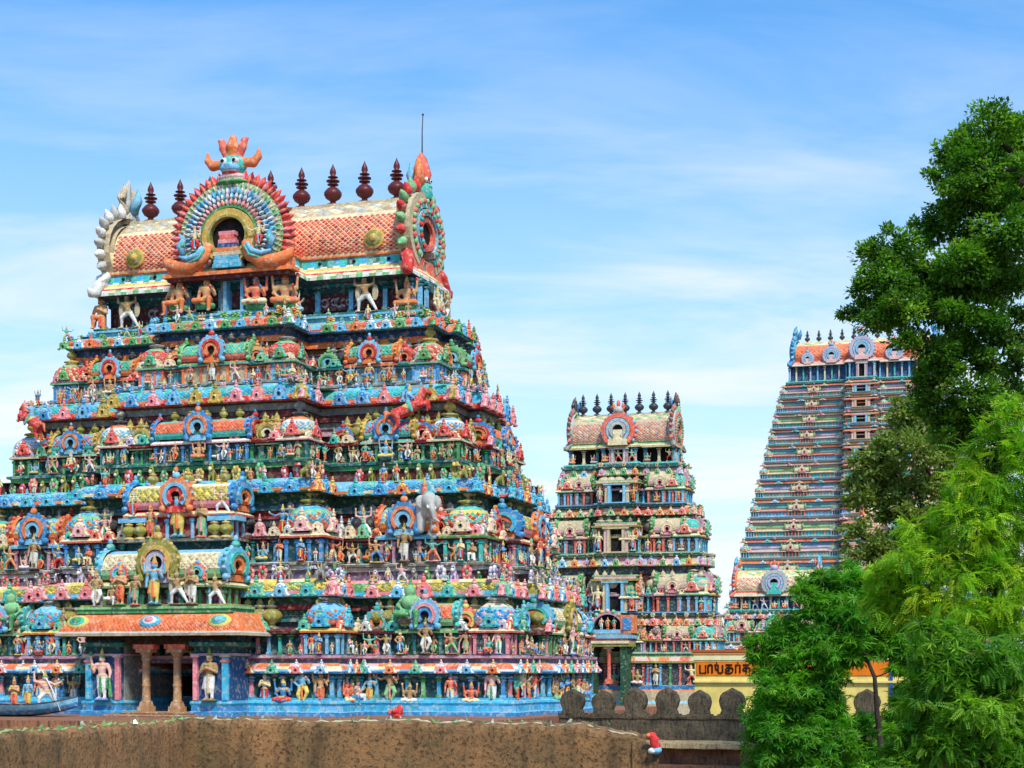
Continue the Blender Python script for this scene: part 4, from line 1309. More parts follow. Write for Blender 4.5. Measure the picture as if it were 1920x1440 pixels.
# porch: two piers, lintel, ceiling, free pillars, guardians, roof
yp = -5.45 - 1.9 - 1.5
m = MB()
for sx in (-1, 1):
    x0_, x1_ = sorted((sx * 1.42, sx * 2.78))
    oo = [(x0_, yp), (x1_, yp), (x1_, yp + 2.0), (x0_, yp + 2.0)]
    sweep(m, oo, [(.16, -.05, P['blue']), (.16, .16, P['cyan']), (.08, .18, P['blue']), (.08, .36, P['cyan']), (.12, .44, P['cyan']), (.10, .52, P['blue']), (.0, .54, P['dblue']), (.0, 2.02, P['teal']), (.10, 2.06, P['mauve']), (.12, 2.14, P['dteal']),
                  (.0, 2.18, P['dteal']), (.0, 2.36, P['green']), (.14, 2.40, P['teal']), (.14, 2.52, P['dteal']), (.0, 2.54, P['dteal']), (.0, 2.76, P['dteal'])], seg=.4)
    m.box((sx * 1.50, yp - .05, 1.28), (.17, .14, 1.46), P['pink']); m.box((sx * 1.50, yp - .06, 2.06), (.30, .2, .10), P['lpink'])
    m.box((sx * 2.62, yp - .05, 1.28), (.22, .16, 1.46), P['cyan']); m.box((sx * 2.62, yp - .06, 2.06), (.36, .22, .10), P['beige']); m.box((sx * 2.62, yp - .06, 1.88), (.30, .2, .08), P['coral'])
    m.box((sx * 1.40, yp + 1.2, 1.2), (.06, 2.0, 2.4), P['grey'])
    m.box((sx * 1.43, yp + 2.9, 1.1), (.06, 2.6, 2.2), P['grey'])
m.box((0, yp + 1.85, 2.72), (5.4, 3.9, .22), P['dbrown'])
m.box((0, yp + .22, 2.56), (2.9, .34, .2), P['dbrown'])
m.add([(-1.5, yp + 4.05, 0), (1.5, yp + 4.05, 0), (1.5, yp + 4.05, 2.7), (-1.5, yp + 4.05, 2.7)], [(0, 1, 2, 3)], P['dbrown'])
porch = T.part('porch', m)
m = MB()
for i in range(4):
    m.box((0, yp + 1.2 - i * .3, .07 - i * .03), (2.7 + i * .35, 2.6, .14 - i * .02), P['brown'] if i % 2 else P['tan'])
link('doorstep', m.mesh('doorstep', T.mat), porch)
m = MB()
m.box((0, 0, .10), (.46, .46, .24), P['tan']); m.box((0, 0, .3), (.38, .38, .18), P['tan'], taper=.8)
m.lathe([(.18, .38), (.15, .44), (.14, .9), (.165, .95), (.14, 1.0), (.13, 1.80), (.18, 1.86), (.135, 1.92), (.21, 2.02), (.23, 2.08)], 10, P['tan'])
m.box((0, 0, 2.14), (.56, .46, .13), P['tan']); m.box((0, 0, 2.28), (.80, .42, .16), P['coral']); m.box((0, 0, 2.41), (1.0, .4, .12), P['brown'])
pm = m.mesh('pillar', T.mat)
for x in (-.62, .58):
    link('pillar', pm, porch, (x, yp + .34, .10))
    link('pillar', pm, porch, (x * .9, yp + 2.5, .10))
for x, sc_ in ((-2.06, 1.72), (2.06, 1.72)):
    T.put('statue', STATUE[('n', 'guard' if x < 0 else 'pray', 2 if x < 0 else 8)], base, (x, yp - .14, .50), 0, (sc_ / 1.12 * (1 if x > 0 else -1), sc_ / 1.12, sc_ / 1.12), 'large guardian statue beside the porch opening')
# orange sloping porch roof with its lozenges and medallions
m = MB()
zr0, zr1 = 2.88, 3.50
hw = 3.45
pr = [(hw + .1, yp - .75, zr0 - .14, P['beige']), (hw + .1, yp - .77, zr0 - .05, P['lgrey']), (hw, yp - .74, zr0, P['orange']), (hw - .2, yp - .40, zr0 + .40, P['orange']), (hw - .34, yp - .18, zr1, P['coral']), (hw - .36, yp - .16, zr1 + .02, P['green'])]
v, f, cc = [], [], []
ns = 20
for (w, y, z, _) in pr:
    for i in range(ns + 1):
        v.append((-w + 2 * w * i / ns, y + .012 * rnd(i, int(z * 10)), z + .012 * rnd(i * 3, int(z * 13))))
    v.append((w, yp + 1.6, z))
    v.append((-w, yp + 1.6, z))
q = ns + 3
for r in range(len(pr) - 1):
    for i in range(q):
        f.append((r * q + i, r * q + (i + 1) % q, (r + 1) * q + (i + 1) % q, (r + 1) * q + i)); cc.append(pr[r][3])
f.append(tuple((len(pr) - 1) * q + i for i in range(q))); cc.append(P['green'])
f.append(tuple(reversed(range(q)))); cc.append(P['dbrown'])
m.add(v, f, cc)
m.box((0, yp + .55, zr1 + .10), (6.0, 1.6, .16), P['green']); m.box((0, yp + .50, zr1 + .2), (6.1, 1.6, .08), P['lgreen']); m.box((0, yp + .55, zr1 + .27), (5.8, 1.5, .08), P['olive'])
proof = T.part('porch_roof', m)
m = MB()
def surf(u, v):
    y = yp - .74 + .56 * v ** 1.1; z = zr0 + .02 + (zr1 - zr0 - .04) * v
    w = hw - .36 * v
    return (-w + 2 * w * u, y, z), (0, -.8, .6)
diamonds(m, surf, 46, 5, C('coral', 'orange', 'orange'), .035, .84)
link('porch_tiles', m.mesh('porch_tiles', T.mat), proof, kind='stuff')
for x, c1, c2, c3, sx_ in ((.0, 'cyan', 'white', 'pink', .33), (2.62, 'yellow', 'turq', 'lblue', .36), (-2.80, 'yellow', 'turq', 'green', .36)):
    m = MB()
    Mx = Matrix.Translation((x, yp - .48, zr0 + .34)) @ Matrix.Rotation(R(50), 4, 'X') @ Matrix.Diagonal((1.2, .78, 1, 1))
    for r_, h_, c_ in ((sx_, .06, c1), (sx_ * .68, .10, c2), (sx_ * .42, .14, c3)):
        m.lathe([(r_, 0), (r_ * .95, h_)], 16, P[c_], M=Mx)
    link('medallion', m.mesh('medallion', T.mat), proof)

# storeys one to four
st1 = dict(ledge=(P['mauve'], P['purple']), low=P['dteal'], lowc=P['maroon'], back=C('dgrey', 'teal', 'dgreen', 'dred', 'dgreen'), kap=[C('cyan', 'lblue', 'turq'), C('lblue', 'cyan', 'pink'), C('olive', 'yellow', 'olive', 'green'), C('yellow', 'pink', 'cream'), P['yellow']],
           frieze_wall=P['purple'], pil=[('teal', 'green'), ('pink', 'mauve'), ('lblue', 'cyan'), ('turq', 'green')],
           kudu=[('pink', 'lpink', 'coral'), ('lblue', 'white', 'cyan'), ('pink', 'coral', 'pink'), ('turq', 'lgreen', 'cyan')], frieze=[4, 6, ('red', 'pink', 'green'), 4, 0, ('lilac', 'white', 'purple'), 6], pots=('olive', 'stone'))
st2 = dict(ledge=(P['stone'], P['lgrey']), low=P['dteal'], lowc=P['maroon'], back=C('dteal', 'dgrey', 'dred', 'dteal', 'dgreen'), kap=[P['dgreen'], C('orange', 'coral', 'orange', 'cream'), C('lblue', 'blue', 'cyan', 'lblue', 'turq'), C('lblue', 'turq'), P['blue']],
           frieze_wall=P['maroon'], pil=[('mauve', 'pink'), ('teal', 'turq'), ('coral', 'pink'), ('lblue', 'blue')],
           kudu=[('cyan', 'turq', 'lblue'), ('blue', 'cyan', 'lblue'), ('orange', 'yellow', 'coral'), ('cyan', 'lblue', 'turq')], frieze=[('pink', 'coral', 'yellow'), 3, ('green', 'lgreen', 'pink'), 0, ('gold', 'yellow', 'olive'), ('pink', 'red', 'white'), 3], pots=('dgrey', 'grey'))
st3 = dict(ledge=(P['teal'], P['green']), low=P['dteal'], lowc=P['dred'], back=C('dgrey', 'mauve', 'grey', 'maroon', 'grey'), kap=[P['red'], C('coral', 'red', 'orange'), C('turq', 'cyan', 'lblue', 'turq'), C('lblue', 'turq', 'grey'), P['cyan']],
           frieze_wall=P['dteal'], pil=[('teal', 'green'), ('dgreen', 'teal'), ('green', 'turq')],
           kudu=[('pink', 'lpink', 'pink'), ('blue', 'lblue', 'blue'), ('pink', 'coral', 'lpink'), ('lblue', 'blue', 'blue'), ('gold', 'olive', 'yellow')], frieze=[('lblue', 'blue', 'pink'), 1, ('pink', 'lpink', 'white'), 6], pots=('olive', 'gold'))
st4 = dict(ledge=(P['grey'], P['lblue']), low=P['grey'], lowc=P['teal'], back=C('beige', 'purple', 'brown', 'orange', 'dblue'), kap=[P['blue'], C('orange', 'coral'), C('orange', 'green', 'coral', 'lblue'), C('green', 'lgreen', 'lblue'), P['coral']],
           frieze_wall=P['lblue'], pil=[('lblue', 'grey'), ('coral', 'lpink'), ('orange', 'coral'), ('turq', 'lblue'), ('lilac', 'grey')],
           kudu=[('green', 'lgreen', 'green'), ('lblue', 'cyan', 'lblue'), ('orange', 'coral', 'orange'), ('green', 'olive', 'lgreen'), ('lblue', 'white', 'lblue')], frieze=[('green', 'lgreen', 'olive'), ('lblue', 'cyan', 'white'), 0, ('orange', 'yellow', 'red')], pots=('dgrey', 'grey'))
PS1 = [pav_style('dteal', 'pink', ('dred', 'coral', 'cream'), ('lpink', 'lblue', 'cream'), 'blue', ('turq', 'cyan', 'blue'), ('orange', 'lpink', 'coral'), ('grey', 'lgrey')),
       pav_style('dgreen', 'teal', ('maroon', 'lgreen', 'green'), ('lgreen', 'orange', 'lgreen'), 'coral', ('lblue', 'pink', 'blue'), ('turq', 'lblue', 'cyan'), ('olive', 'gold')),
       pav_style('dteal', 'lblue', ('dred', 'orange', 'yellow'), ('coral', 'lblue', 'lblue'), 'cyan', ('cyan', 'turq', 'blue'), ('coral', 'yellow', 'orange'), ('dgrey', 'grey')),
       pav_style('maroon', 'green', ('olive', 'lgreen', 'cream'), ('lgreen', 'cream', 'lblue'), 'beige', ('olive', 'gold', 'lilac'), ('lblue', 'turq', 'orange'), ('gold', 'olive'))]
PS2 = [pav_style('dteal', 'turq', ('dred', 'green', 'olive'), ('red', 'yellow', 'turq'), 'turq', ('cream', 'lpink', 'beige'), ('lblue', 'coral', 'red'), ('gold', 'olive')),
       pav_style('dgrey', 'mauve', ('maroon', 'lblue', 'cyan'), ('orange', 'lblue', 'turq'), 'yellow', ('blue', 'orange', 'lblue'), ('orange', 'red', 'coral'), ('dgrey', 'grey')),
       pav_style('dteal', 'blue', ('dred', 'coral', 'cream'), ('coral', 'lgreen', 'cyan'), 'cyan', ('lpink', 'cream', 'pink'), ('coral', 'lpink', 'orange'), ('gold', 'olive')),
       pav_style('dred', 'lblue', ('red', 'coral', 'cream'), ('pink', 'yellow', 'white'), 'olive', ('orange', 'lblue', 'red'), ('blue', 'cyan', 'orange'), ('olive', 'gold'))]
PS3 = [pav_style('dgreen', 'green', ('dred', 'cream', 'beige'), ('orange', 'white', 'lblue'), 'lblue', ('red', 'coral', 'red'), ('red', 'coral', 'pink'), ('gold', 'olive')),
       pav_style('dteal', 'green', ('maroon', 'cream', 'turq'), ('turq', 'cyan', 'turq'), 'red', ('blue', 'orange', 'lblue'), ('gold', 'olive', 'cream'), ('olive', 'gold')),
       pav_style('dgreen', 'teal', ('dred', 'lpink', 'cream'), ('cream', 'white', 'orange'), 'lblue', ('coral', 'red', 'pink'), ('blue', 'red', 'coral'), ('grey', 'dgrey')),
       pav_style('dteal', 'blue', ('dred', 'lpink', 'white'), ('turq', 'coral', 'turq'), 'orange', ('blue', 'orange', 'lblue'), ('blue', 'red', 'orange'), ('olive', 'gold'))]
PS4 = [pav_style('lblue', 'blue', ('turq', 'lgreen', 'teal'), ('cream', 'coral', 'lgreen'), 'coral', ('green', 'lgreen', 'olive'), ('pink', 'coral', 'lpink'), ('olive', 'gold')),
       pav_style('grey', 'lblue', ('teal', 'orange', 'red'), ('orange', 'turq', 'lgreen'), 'green', ('lblue', 'red', 'orange'), ('orange', 'gold', 'coral'), ('dgrey', 'grey')),
       pav_style('lblue', 'coral', ('turq', 'lgreen', 'grey'), ('coral', 'red', 'lgreen'), 'coral', ('green', 'turq', 'green'), ('coral', 'red', 'orange'), ('dgrey', 'grey')),
       pav_style('beige', 'orange', ('red', 'turq', 'green'), ('coral', 'lgreen', 'turq'), 'turq', ('lblue', 'red', 'orange'), ('lgreen', 'green', 'lblue'), ('dgrey', 'grey'))]
NO = dict(key='n', yali=ME_YALI, lat=True, step=1.0, figures=True, figurines=True, sprob=.62)
for (z0, z1, zk, zn, dd, st, ps, s, op) in (
        (2.10, 4.10, 4.73, 5.34, D1, st1, PS1, 1.22, dict(centre=False, kud=.66, id=1, sbig=1.08)),
        (5.34, 7.79, 8.35, 9.06, D2, st2, PS2, 1.36, dict(centre=False, kud=.62, id=2, sbig=1.0)),
        (9.06, 11.20, 11.87, 12.08, D3, st3, PS3, 1.04, dict(kud=.60, id=3, sbig=1.05)),
        (12.08, 14.10, 14.56, 14.90, D4, st4, PS4, .98, dict(kud=.52, id=4, kgap=1.25, sbig=1.0))):
    op = {**NO, **op}
    Pt = storey(T, z0, z1, zk, zn, dd, st, s, op)
    pavilions(T, Pt, z0, dd, ps, s, op)
    op['P'] = Pt
    if op['id'] == 1: S1 = Pt
    if op['id'] == 2: S2 = Pt
    if op['id'] == 3: S3 = Pt
    # larger figures on the pavilion roofs
    a, b, c, p, d, q = dd
    zt = z0 + s * .78
    for x, y, rz in [(sx * (a - (.9 + 1.25 * i) * s), -b + .14, 0) for sx in (1, -1) for i in (0.55, 1.9)] + [(sx * (c - 1.15 * s), -b - p + .14, 0) for sx in (1, -1)] + [(a - .14, yy, R(90)) for yy in (-b + 1.3 * s, -b * .2, b * .4, b * .75)]:
        if random.random() < .85:
            T.put('statue', statue_pick('n', ['lunge', 'dance', 'hip', 'four', 'stand', 'bearer']), Pt, (x, y, zt - .16), rz + random.uniform(-.3, .3), random.uniform(.85, 1.05) * s / 1.12 * .82)
# raised barrel roofs over the porch
y1 = -5.5 - 1.9 - .65
m = MB(); m.box((0, y1 + .4, 3.1), (4.9, 2.0, .78), P['dgreen'])
m.box((0, y1 - .58, 3.74), (4.6, .5, .16), P['blue'])
for x in np.linspace(-2.3, 2.3, 13): m.box((x, y1 - .58, 4.02), (.09, .14, .75), P[random.choice(['teal', 'mauve', 'dgreen', 'lblue'])])
bm = T.part('porch_attic', m)
T.put('barrel_pavilion', T.get(('barrel_pavilion', 'x1'), lambda: mb_sala(PS1[3], 3.1, 0, 1.05)), S1, (.05, y1 + .15, 3.52), 0, 1.48)
for i, (x, pn, si, hh) in enumerate(((-1.62, 'lalita', 8, 1.0), (-1.30, 'pray', 0, 1.35), (-.72, 'stand', 3, 1.1), (.02, 'four', 1, 1.62), (.92, 'bearer', 8, 1.25), (1.46, 'pray', 8, 1.3), (2.3, 'lunge', 8, 1.15), (-2.3, 'hip', 8, 1.3))):
    T.put('statue', STATUE[('n', pn, si)], S1, (x, y1 - 1.02 + (.1 if abs(x) > 2 else 0), 3.78 if abs(x) < 2 else 3.72), 0, hh / 1.12)
for x in (-1.5, 1.5):
    kc = ('red', 'lblue', 'turq')
    T.put('arch', T.get(('arch', kc), lambda: mb_kudu(P['coral'], P['lblue'], P['turq'])), S1, (x, y1 - .70, 4.62), 0, (.68, .6, .62))
y2 = -4.63 - 1.9 - .30
m = MB(); m.box((0, y2 + .5, 5.72), (4.3, 1.6, .9), P['dteal']); m.box((0, y2 - .1, 6.12), (4.6, 1.4, .10), P['stone'])
for x in (-1.75, 1.75): m.box((x, y2 - .3, 6.85), (1.1, .8, .16), P['lblue'])
bm2 = T.part('upper_attic', m)
T.put('barrel_pavilion', T.get(('barrel_pavilion', 'x2'), lambda: mb_sala(PS2[3], 3.0, 3, .95)), S2, (.05, y2 + .1, 6.16), 0, 1.32)
for i, (x, pn, si, hh) in enumerate(((-1.05, 'stand', 0, 1.25), (0.05, 'four', 1, 2.0), (.95, 'pray', 3, 1.35), (-1.75, 'dance', 6, 1.0), (1.75, 'lunge', 2, 1.05))):
    T.put('statue', STATUE[('n', pn, si)], S2, (x, y2 - .62, 6.17 if abs(x) < 1.5 else 6.94), 0, hh / 1.12)
for x in (-1.9, -1.45, 1.45, 1.9):
    T.put('pot', T.get(('pot', 'gold'), lambda: mb_pot(P['olive'], P['gold'])), S2, (x, y2 - .62, 6.17), 0, .74)

# sculptures one notices singly
T.put('horse_statue', ME_HORSE, S3, (7.30, -3.9, 10.05), R(20), 1.05, 'bright red rearing horse with a blue rider')
T.put('horse_statue', ME_HORSE, S3, (-8.1, -4.1, 10.35), R(160), .95, 'red rearing horse at the left edge')
T.put('elephant_statue', ME_ELEPH, S2, (8.1, -4.45, 6.36), R(34), 1.12, 'pale grey elephant with raised trunk')
T.put('seated_figure', ME_DEMON, S1, (8.0, -5.55, 3.02), R(6), 1.8, 'large all-green seated figure')
T.put('seated_figure', ME_DEMON, S1, (-8.0, -5.55, 3.02), R(-6), 1.7, 'large all-green seated figure on the left')

# neck under the roof
m = MB()
o5 = outline(*D5)
sweep(m, o5, [(-.3, 14.5, P['lblue']), (.08, 14.56, P['blue']), (.08, 14.66, P['teal']), (.0, 14.68, P['lblue']), (.0, 14.80, P['grey']), (.1, 14.82, P['lblue']), (.1, 14.90, P['lblue']), (-.2, 14.93, P['teal']), (-.2, 15.05, P['lblue']),
               (-.62, 15.06, P['dark']), (-.62, 15.22, P['maroon']), (-.62, 15.85, P['dteal']), (-.5, 15.88, P['dteal']), (-.5, 16.1, P['teal']), (-.45, 16.25, P['teal'])], seg=.5)
neck = T.part('neck', m)
F5 = faces_of(o5)
for f in F5:
    for j, (x, y, rz) in enumerate(along(f, 1.5, .25, .5)):
        T.put('pilaster', T.get(('pilaster', ('lblue', 'teal')), lambda: mb_pilaster(P['lblue'], P['teal'])), neck, (x, y, 15.06), rz, (1.0, .8, 1.1))
b5, p5 = 1.7, 1.65
for x, y, rz, pn, si, hh in ((-5.3, -b5 - .02, 0, 'bearer', 8, 1.48), (4.75, -b5 - .05, 0, 'bearer', 8, 1.48), (6.35, -b5 + .05, 0, 'sit', 0, 1.3), (-6.6, -b5 + .1, 0, 'kneel', 0, 1.3), (-2.15, -b5 - p5, 0, 'lalita', 0, 1.4),
                             (1.05, -b5 - p5 - .05, 0, 'sit', 7, 1.42), (-1.0, -b5 - p5 - .05, 0, 'lalita', 0, 1.42), (2.15, -b5 - p5 + .1, .3, 'sit', 0, 1.45), (-2.6, -b5 - p5 + .3, -.3, 'kneel', 0, 1.3), (6.9, 1.3, R(90), 'bearer', 8, 1.3),
                             (6.95, .0, R(90), 'sit', 6, 1.2), (2.2, -2.5, R(90), 'sit', 2, 1.0)):
    T.put('statue', STATUE[('n', pn, si)], neck, (x, y, 14.91), rz, hh / (1.12 if pn not in ('sit', 'lalita', 'kneel') else .85))
# painted panel on the dark neck wall
for sx in (1, -1):
    m = MB()
    x0_, x1_ = (2.5, 4.3) if sx > 0 else (-4.7, -2.6)
    yy = -b5 + .60
    for i in range(9):
        xx = x0_ + (x1_ - x0_) * (i + .5) / 9
        r_ = random.uniform(.13, .2)
        m.arc(xx, 15.52 + random.uniform(-.08, .08), r_ * .6, r_, yy + .02, yy - .05, random.uniform(0, 120), random.uniform(260, 380), 9, vary(P['mauve'] if i % 2 else P['grey']))
        m.ball((xx + .06, yy - .02, 15.5), (.08, .05, .08), vary(P['maroon']), 6, 4)
    link('scroll_panel', m.mesh('scroll_panel', T.mat), neck)
# doorway in the neck
m = mb_doorway(P['lblue'], P['dark'], P['grey'])
link('doorway', m.mesh('doorway', T.mat), neck, (0, -b5 - p5 + .40, 15.0), 0, (.85, 1, .74))

RC = dict(eave=[C('white', 'lgreen'), C('white', 'cream', 'lgreen'), C('red', 'coral'), P['cream'], P['yellow'], C('blue', 'white'), C('turq', 'cyan', 'turq', 'teal'), P['orange']], eh=.95,
          base=P['cream'], ridge=P['beige'], tiles=C('coral', 'red', 'orange', 'coral'), leaf=C('cream', 'beige', 'lgrey'), tile_size=.235,
          gable=C('lblue', 'beige', 'turq', 'lgrey', 'coral', 'red', 'lgreen'), horn=C('orange', 'coral', 'lblue', 'turq'), pot_scale=1.26, gable_l=C('lgrey', 'beige', 'lgrey', 'white', 'lgrey', 'white', 'lgrey'), horn_l=C('beige', 'lgrey', 'lblue', 'white'))
eave, vault = wagon(T, 16.22, 6.3, 1.55, 2.05, 1.55, 1.0, RC, 9, H=19.45)
# lightning rod on the right gable
m = MB()
m.tube([(0, 0, 0), (0, 0, 1.6), (.03, 0, 2.2)], [.03, .022, .018], P['dgrey'], 6)
m.ball((.03, 0, 2.22), .05, P['dgrey'], 6, 4)
link('lightning_rod', m.mesh('lightning_rod', M_METAL), T.root, (6.2, .35, 20.6))
for d_ in np.linspace(-5.6, 5.6, 9):
    if abs(d_) < 2.3: continue
    m = MB(); m.lathe([(.07, 0), (.06, .05)], 8, P['dark'], M=Matrix.Translation((d_, -1.55 - .03, 16.92)) @ Matrix.Rotation(R(90), 4, 'X'))  # flat dark discs along the teal eave band
    link('dark_dot', m.mesh('dark_dot', T.mat), eave)

# the great front arch with its petals
ya = -1.55 - 1.55 - .25
za = 17.62
m = MB()
m.arc(0, za, 0, 1.82, .42, -.02, -50, 230, 30, P['lgreen'])
m.arc(0, za, 1.52, 1.76, .1, -.10, -46, 226, 30, C('beige', 'lgreen'))
m.arc(0, za, .92, 1.02, .1, -.22, -58, 238, 26, P['green'])
m.arc(0, za - .05, .70, .92, .1, -.30, -62, 242, 22, P['gold'])
m.arc(0, za - .05, .62, .70, .1, -.36, -62, 242, 22, P['olive'])
m.fan(0, za - .05, .66, -.10, -70, 250, 14, P['dark'], zb=za - .05)
m.box((0, -.04, za - .72), (1.05, .1, .62), P['dark'])
for i, (w, h_, c_) in enumerate(((1.0, .16, 'cyan'), (.92, .14, 'lblue'), (.84, .14, 'cyan'), (.96, .10, 'beige'), (.78, .13, 'orange'), (.66, .12, 'dblue'), (.60, .14, 'pink'), (.50, .12, 'coral'), (.56, .08, 'pink'))):
    m.box((0, -.22, za - 1.06 + i * .135), (w, .34, .13), P[c_])
# vault running back from the arch
v, f = [], []
for j in range(2):
    for i in range(17):
        t = R(-30 + 240 * i / 16)
        v.append((1.55 * math.cos(t), .3 + j * 2.6, za + 1.55 * math.sin(t)))
m.add(v, [(i, i + 1, 18 + i, 17 + i) for i in range(16)], P['coral'], True)
# orange scroll foot
for s2 in (-1, 1):
    m.tube([(s2 * .62, -.30, za - .30), (s2 * .82, -.38, za - .72), (s2 * 1.25, -.40, za - 1.02), (s2 * 1.75, -.36, za - 1.02), (s2 * 2.15, -.3, za - .82), (s2 * 2.25, -.25, za - .62)], [.14, .22, .26, .24, .18, .05], P['orange'], 8)
    m.tube([(s2 * .78, -.52, za - .40), (s2 * .95, -.58, za - .68), (s2 * 1.30, -.60, za - .80), (s2 * 1.62, -.56, za - .70)], [.07, .10, .10, .04], P['lblue'], 7)
    m.tube([(s2 * .70, -.56, za - .48), (s2 * .88, -.62, za - .80), (s2 * 1.3, -.62, za - .96)], [.04, .05, .03], P['turq'], 6)
    m.tube([(s2 * 1.50, -.46, za - .62), (s2 * 1.62, -.46, za - .30), (s2 * 1.50, -.44, za - .08), (s2 * 1.66, -.44, za + .10)], [.10, .14, .09, .03], P['lblue'], 8); m.ball((s2 * 1.52, -.52, za - .28), (.09, .08, .12), P['turq'], 7, 5)
    m.box((s2 * 1.55, -.05, za - 1.12), (1.2, .5, .5), P['orange'])
m.box((0, -.1, za - 1.28), (4.6, .6, .12), P['orange']); m.box((0, -.05, za - 1.40), (4.3, .5, .12), P['maroon'])
arch_o = link('great_arch', m.mesh('great_arch', T.mat), T.root, (0, ya, 16.3 * (1 - 1.11)), 0, (1.17, 1.0, 1.11))
def petal_mesh(col, col2, w, l, d):
    g = MB()
    g.lathe([(w * .45, 0), (w * .9, l * .22), (w, l * .42), (w * .78, l * .68), (w * .34, l * .92), (.0, l * 1.1)], 8, col, sy=d / w)
    g.lathe([(w * .2, l * .1), (w * .5, l * .3), (w * .4, l * .6), (0, l * .85)], 6, col2, c=(0, -d * .75, 0), sy=d / w * .7)
    return g.mesh('petal', T.mat)
for rad, n, w, l, d, cs, yy, a0, a1 in ((1.74, 43, .135, .46, .14, (('red', 'coral'), ('coral', 'red'), ('dred', 'coral'), ('red', 'pink')), .10, -42, 222), (1.60, 48, .075, .20, .10, (('cream', 'green'), ('lgreen', 'cream'), ('beige', 'teal')), -.04, -44, 224),
                                      (1.36, 44, .078, .28, .10, (('lblue', 'blue'), ('blue', 'lblue'), ('lilac', 'white'), ('lgrey', 'lblue')), -.09, -46, 226), (1.20, 40, .07, .22, .10, (('lgrey', 'lilac'), ('lblue', 'white')), -.14, -48, 228),
                                      (1.0, 38, .068, .22, .09, (('pink', 'lpink'), ('mauve', 'lpink'), ('lpink', 'coral')), -.19, -52, 232)):
    ms = [petal_mesh(P[a], P[b], w, l, d) for a, b in cs]
    for i in range(n):
        t = R(a0 + (a1 - a0) * i / (n - 1))
        o = link('petal', ms[i % len(ms)], arch_o, (rad * math.cos(t), yy, za + rad * math.sin(t)))
        o.rotation_euler = (0, -(t - math.pi / 2), 0)
for s2 in (-1, 1):
    o = link('statue', STATUE[('n', 'dance', 6)], arch_o, (s2 * 1.12, -.42, za - .55), 0, .75)
# lion-faced crest on the arch
LION = [('e', (0, 0, .42), (.52, .36, .36), 's'), ('e', (0, -.26, .26), (.36, .24, .18), 'm'), ('e', (0, -.42, .34), (.14, .12, .10), 'm'),
        ('e', (-.22, -.30, .50), (.13, .12, .13), 'w'), ('e', (.22, -.30, .50), (.13, .12, .13), 'w'), ('e', (-.22, -.41, .50), (.06, .05, .06), 'k'), ('e', (.22, -.41, .50), (.06, .05, .06), 'k'),
        ('e', (0, -.30, .10), (.30, .14, .06), 'r'), ('e', (0, 0, -.02), (.56, .38, .16), 'b'), ('e', (0, 0, -.2), (.66, .42, .12), 'g')]
LION += limb([(.44, 0, .50), (.78, -.02, .46), (.98, 0, .66), (1.0, 0, .98)], [.16, .17, .13, .03], 'h') + limb([(-.44, 0, .50), (-.78, -.02, .46), (-.98, 0, .66), (-1.0, 0, .98)], [.16, .17, .13, .03], 'h')
LION += limb([(0, 0, .72), (0, -.06, 1.05), (0, 0, 1.38), (0, 0, 1.52)], [.20, .22, .13, .03], 'o') + limb([(.22, 0, .75), (.36, -.02, 1.05), (.44, 0, 1.28), (.60, 0, 1.36)], [.15, .16, .12, .03], 'p') + limb([(-.22, 0, .75), (-.36, -.02, 1.05), (-.44, 0, 1.28), (-.60, 0, 1.36)], [.15, .16, .12, .03], 'p')
V_, Q_, T_ = surface(LION, .04, .03)
cmL = dict(s='turq', m='lblue', w='white', k='dark', r='red', b='lpink', g='green', h='orange', o='orange', p='coral')
link('lion_crest', arrays_mesh('lion_crest', V_, Q_, np.array([P[cmL[t]] for t in T_]), T.mat, True), T.root, (0, ya + .15, 19.98), 0, 1.06)
T.done()

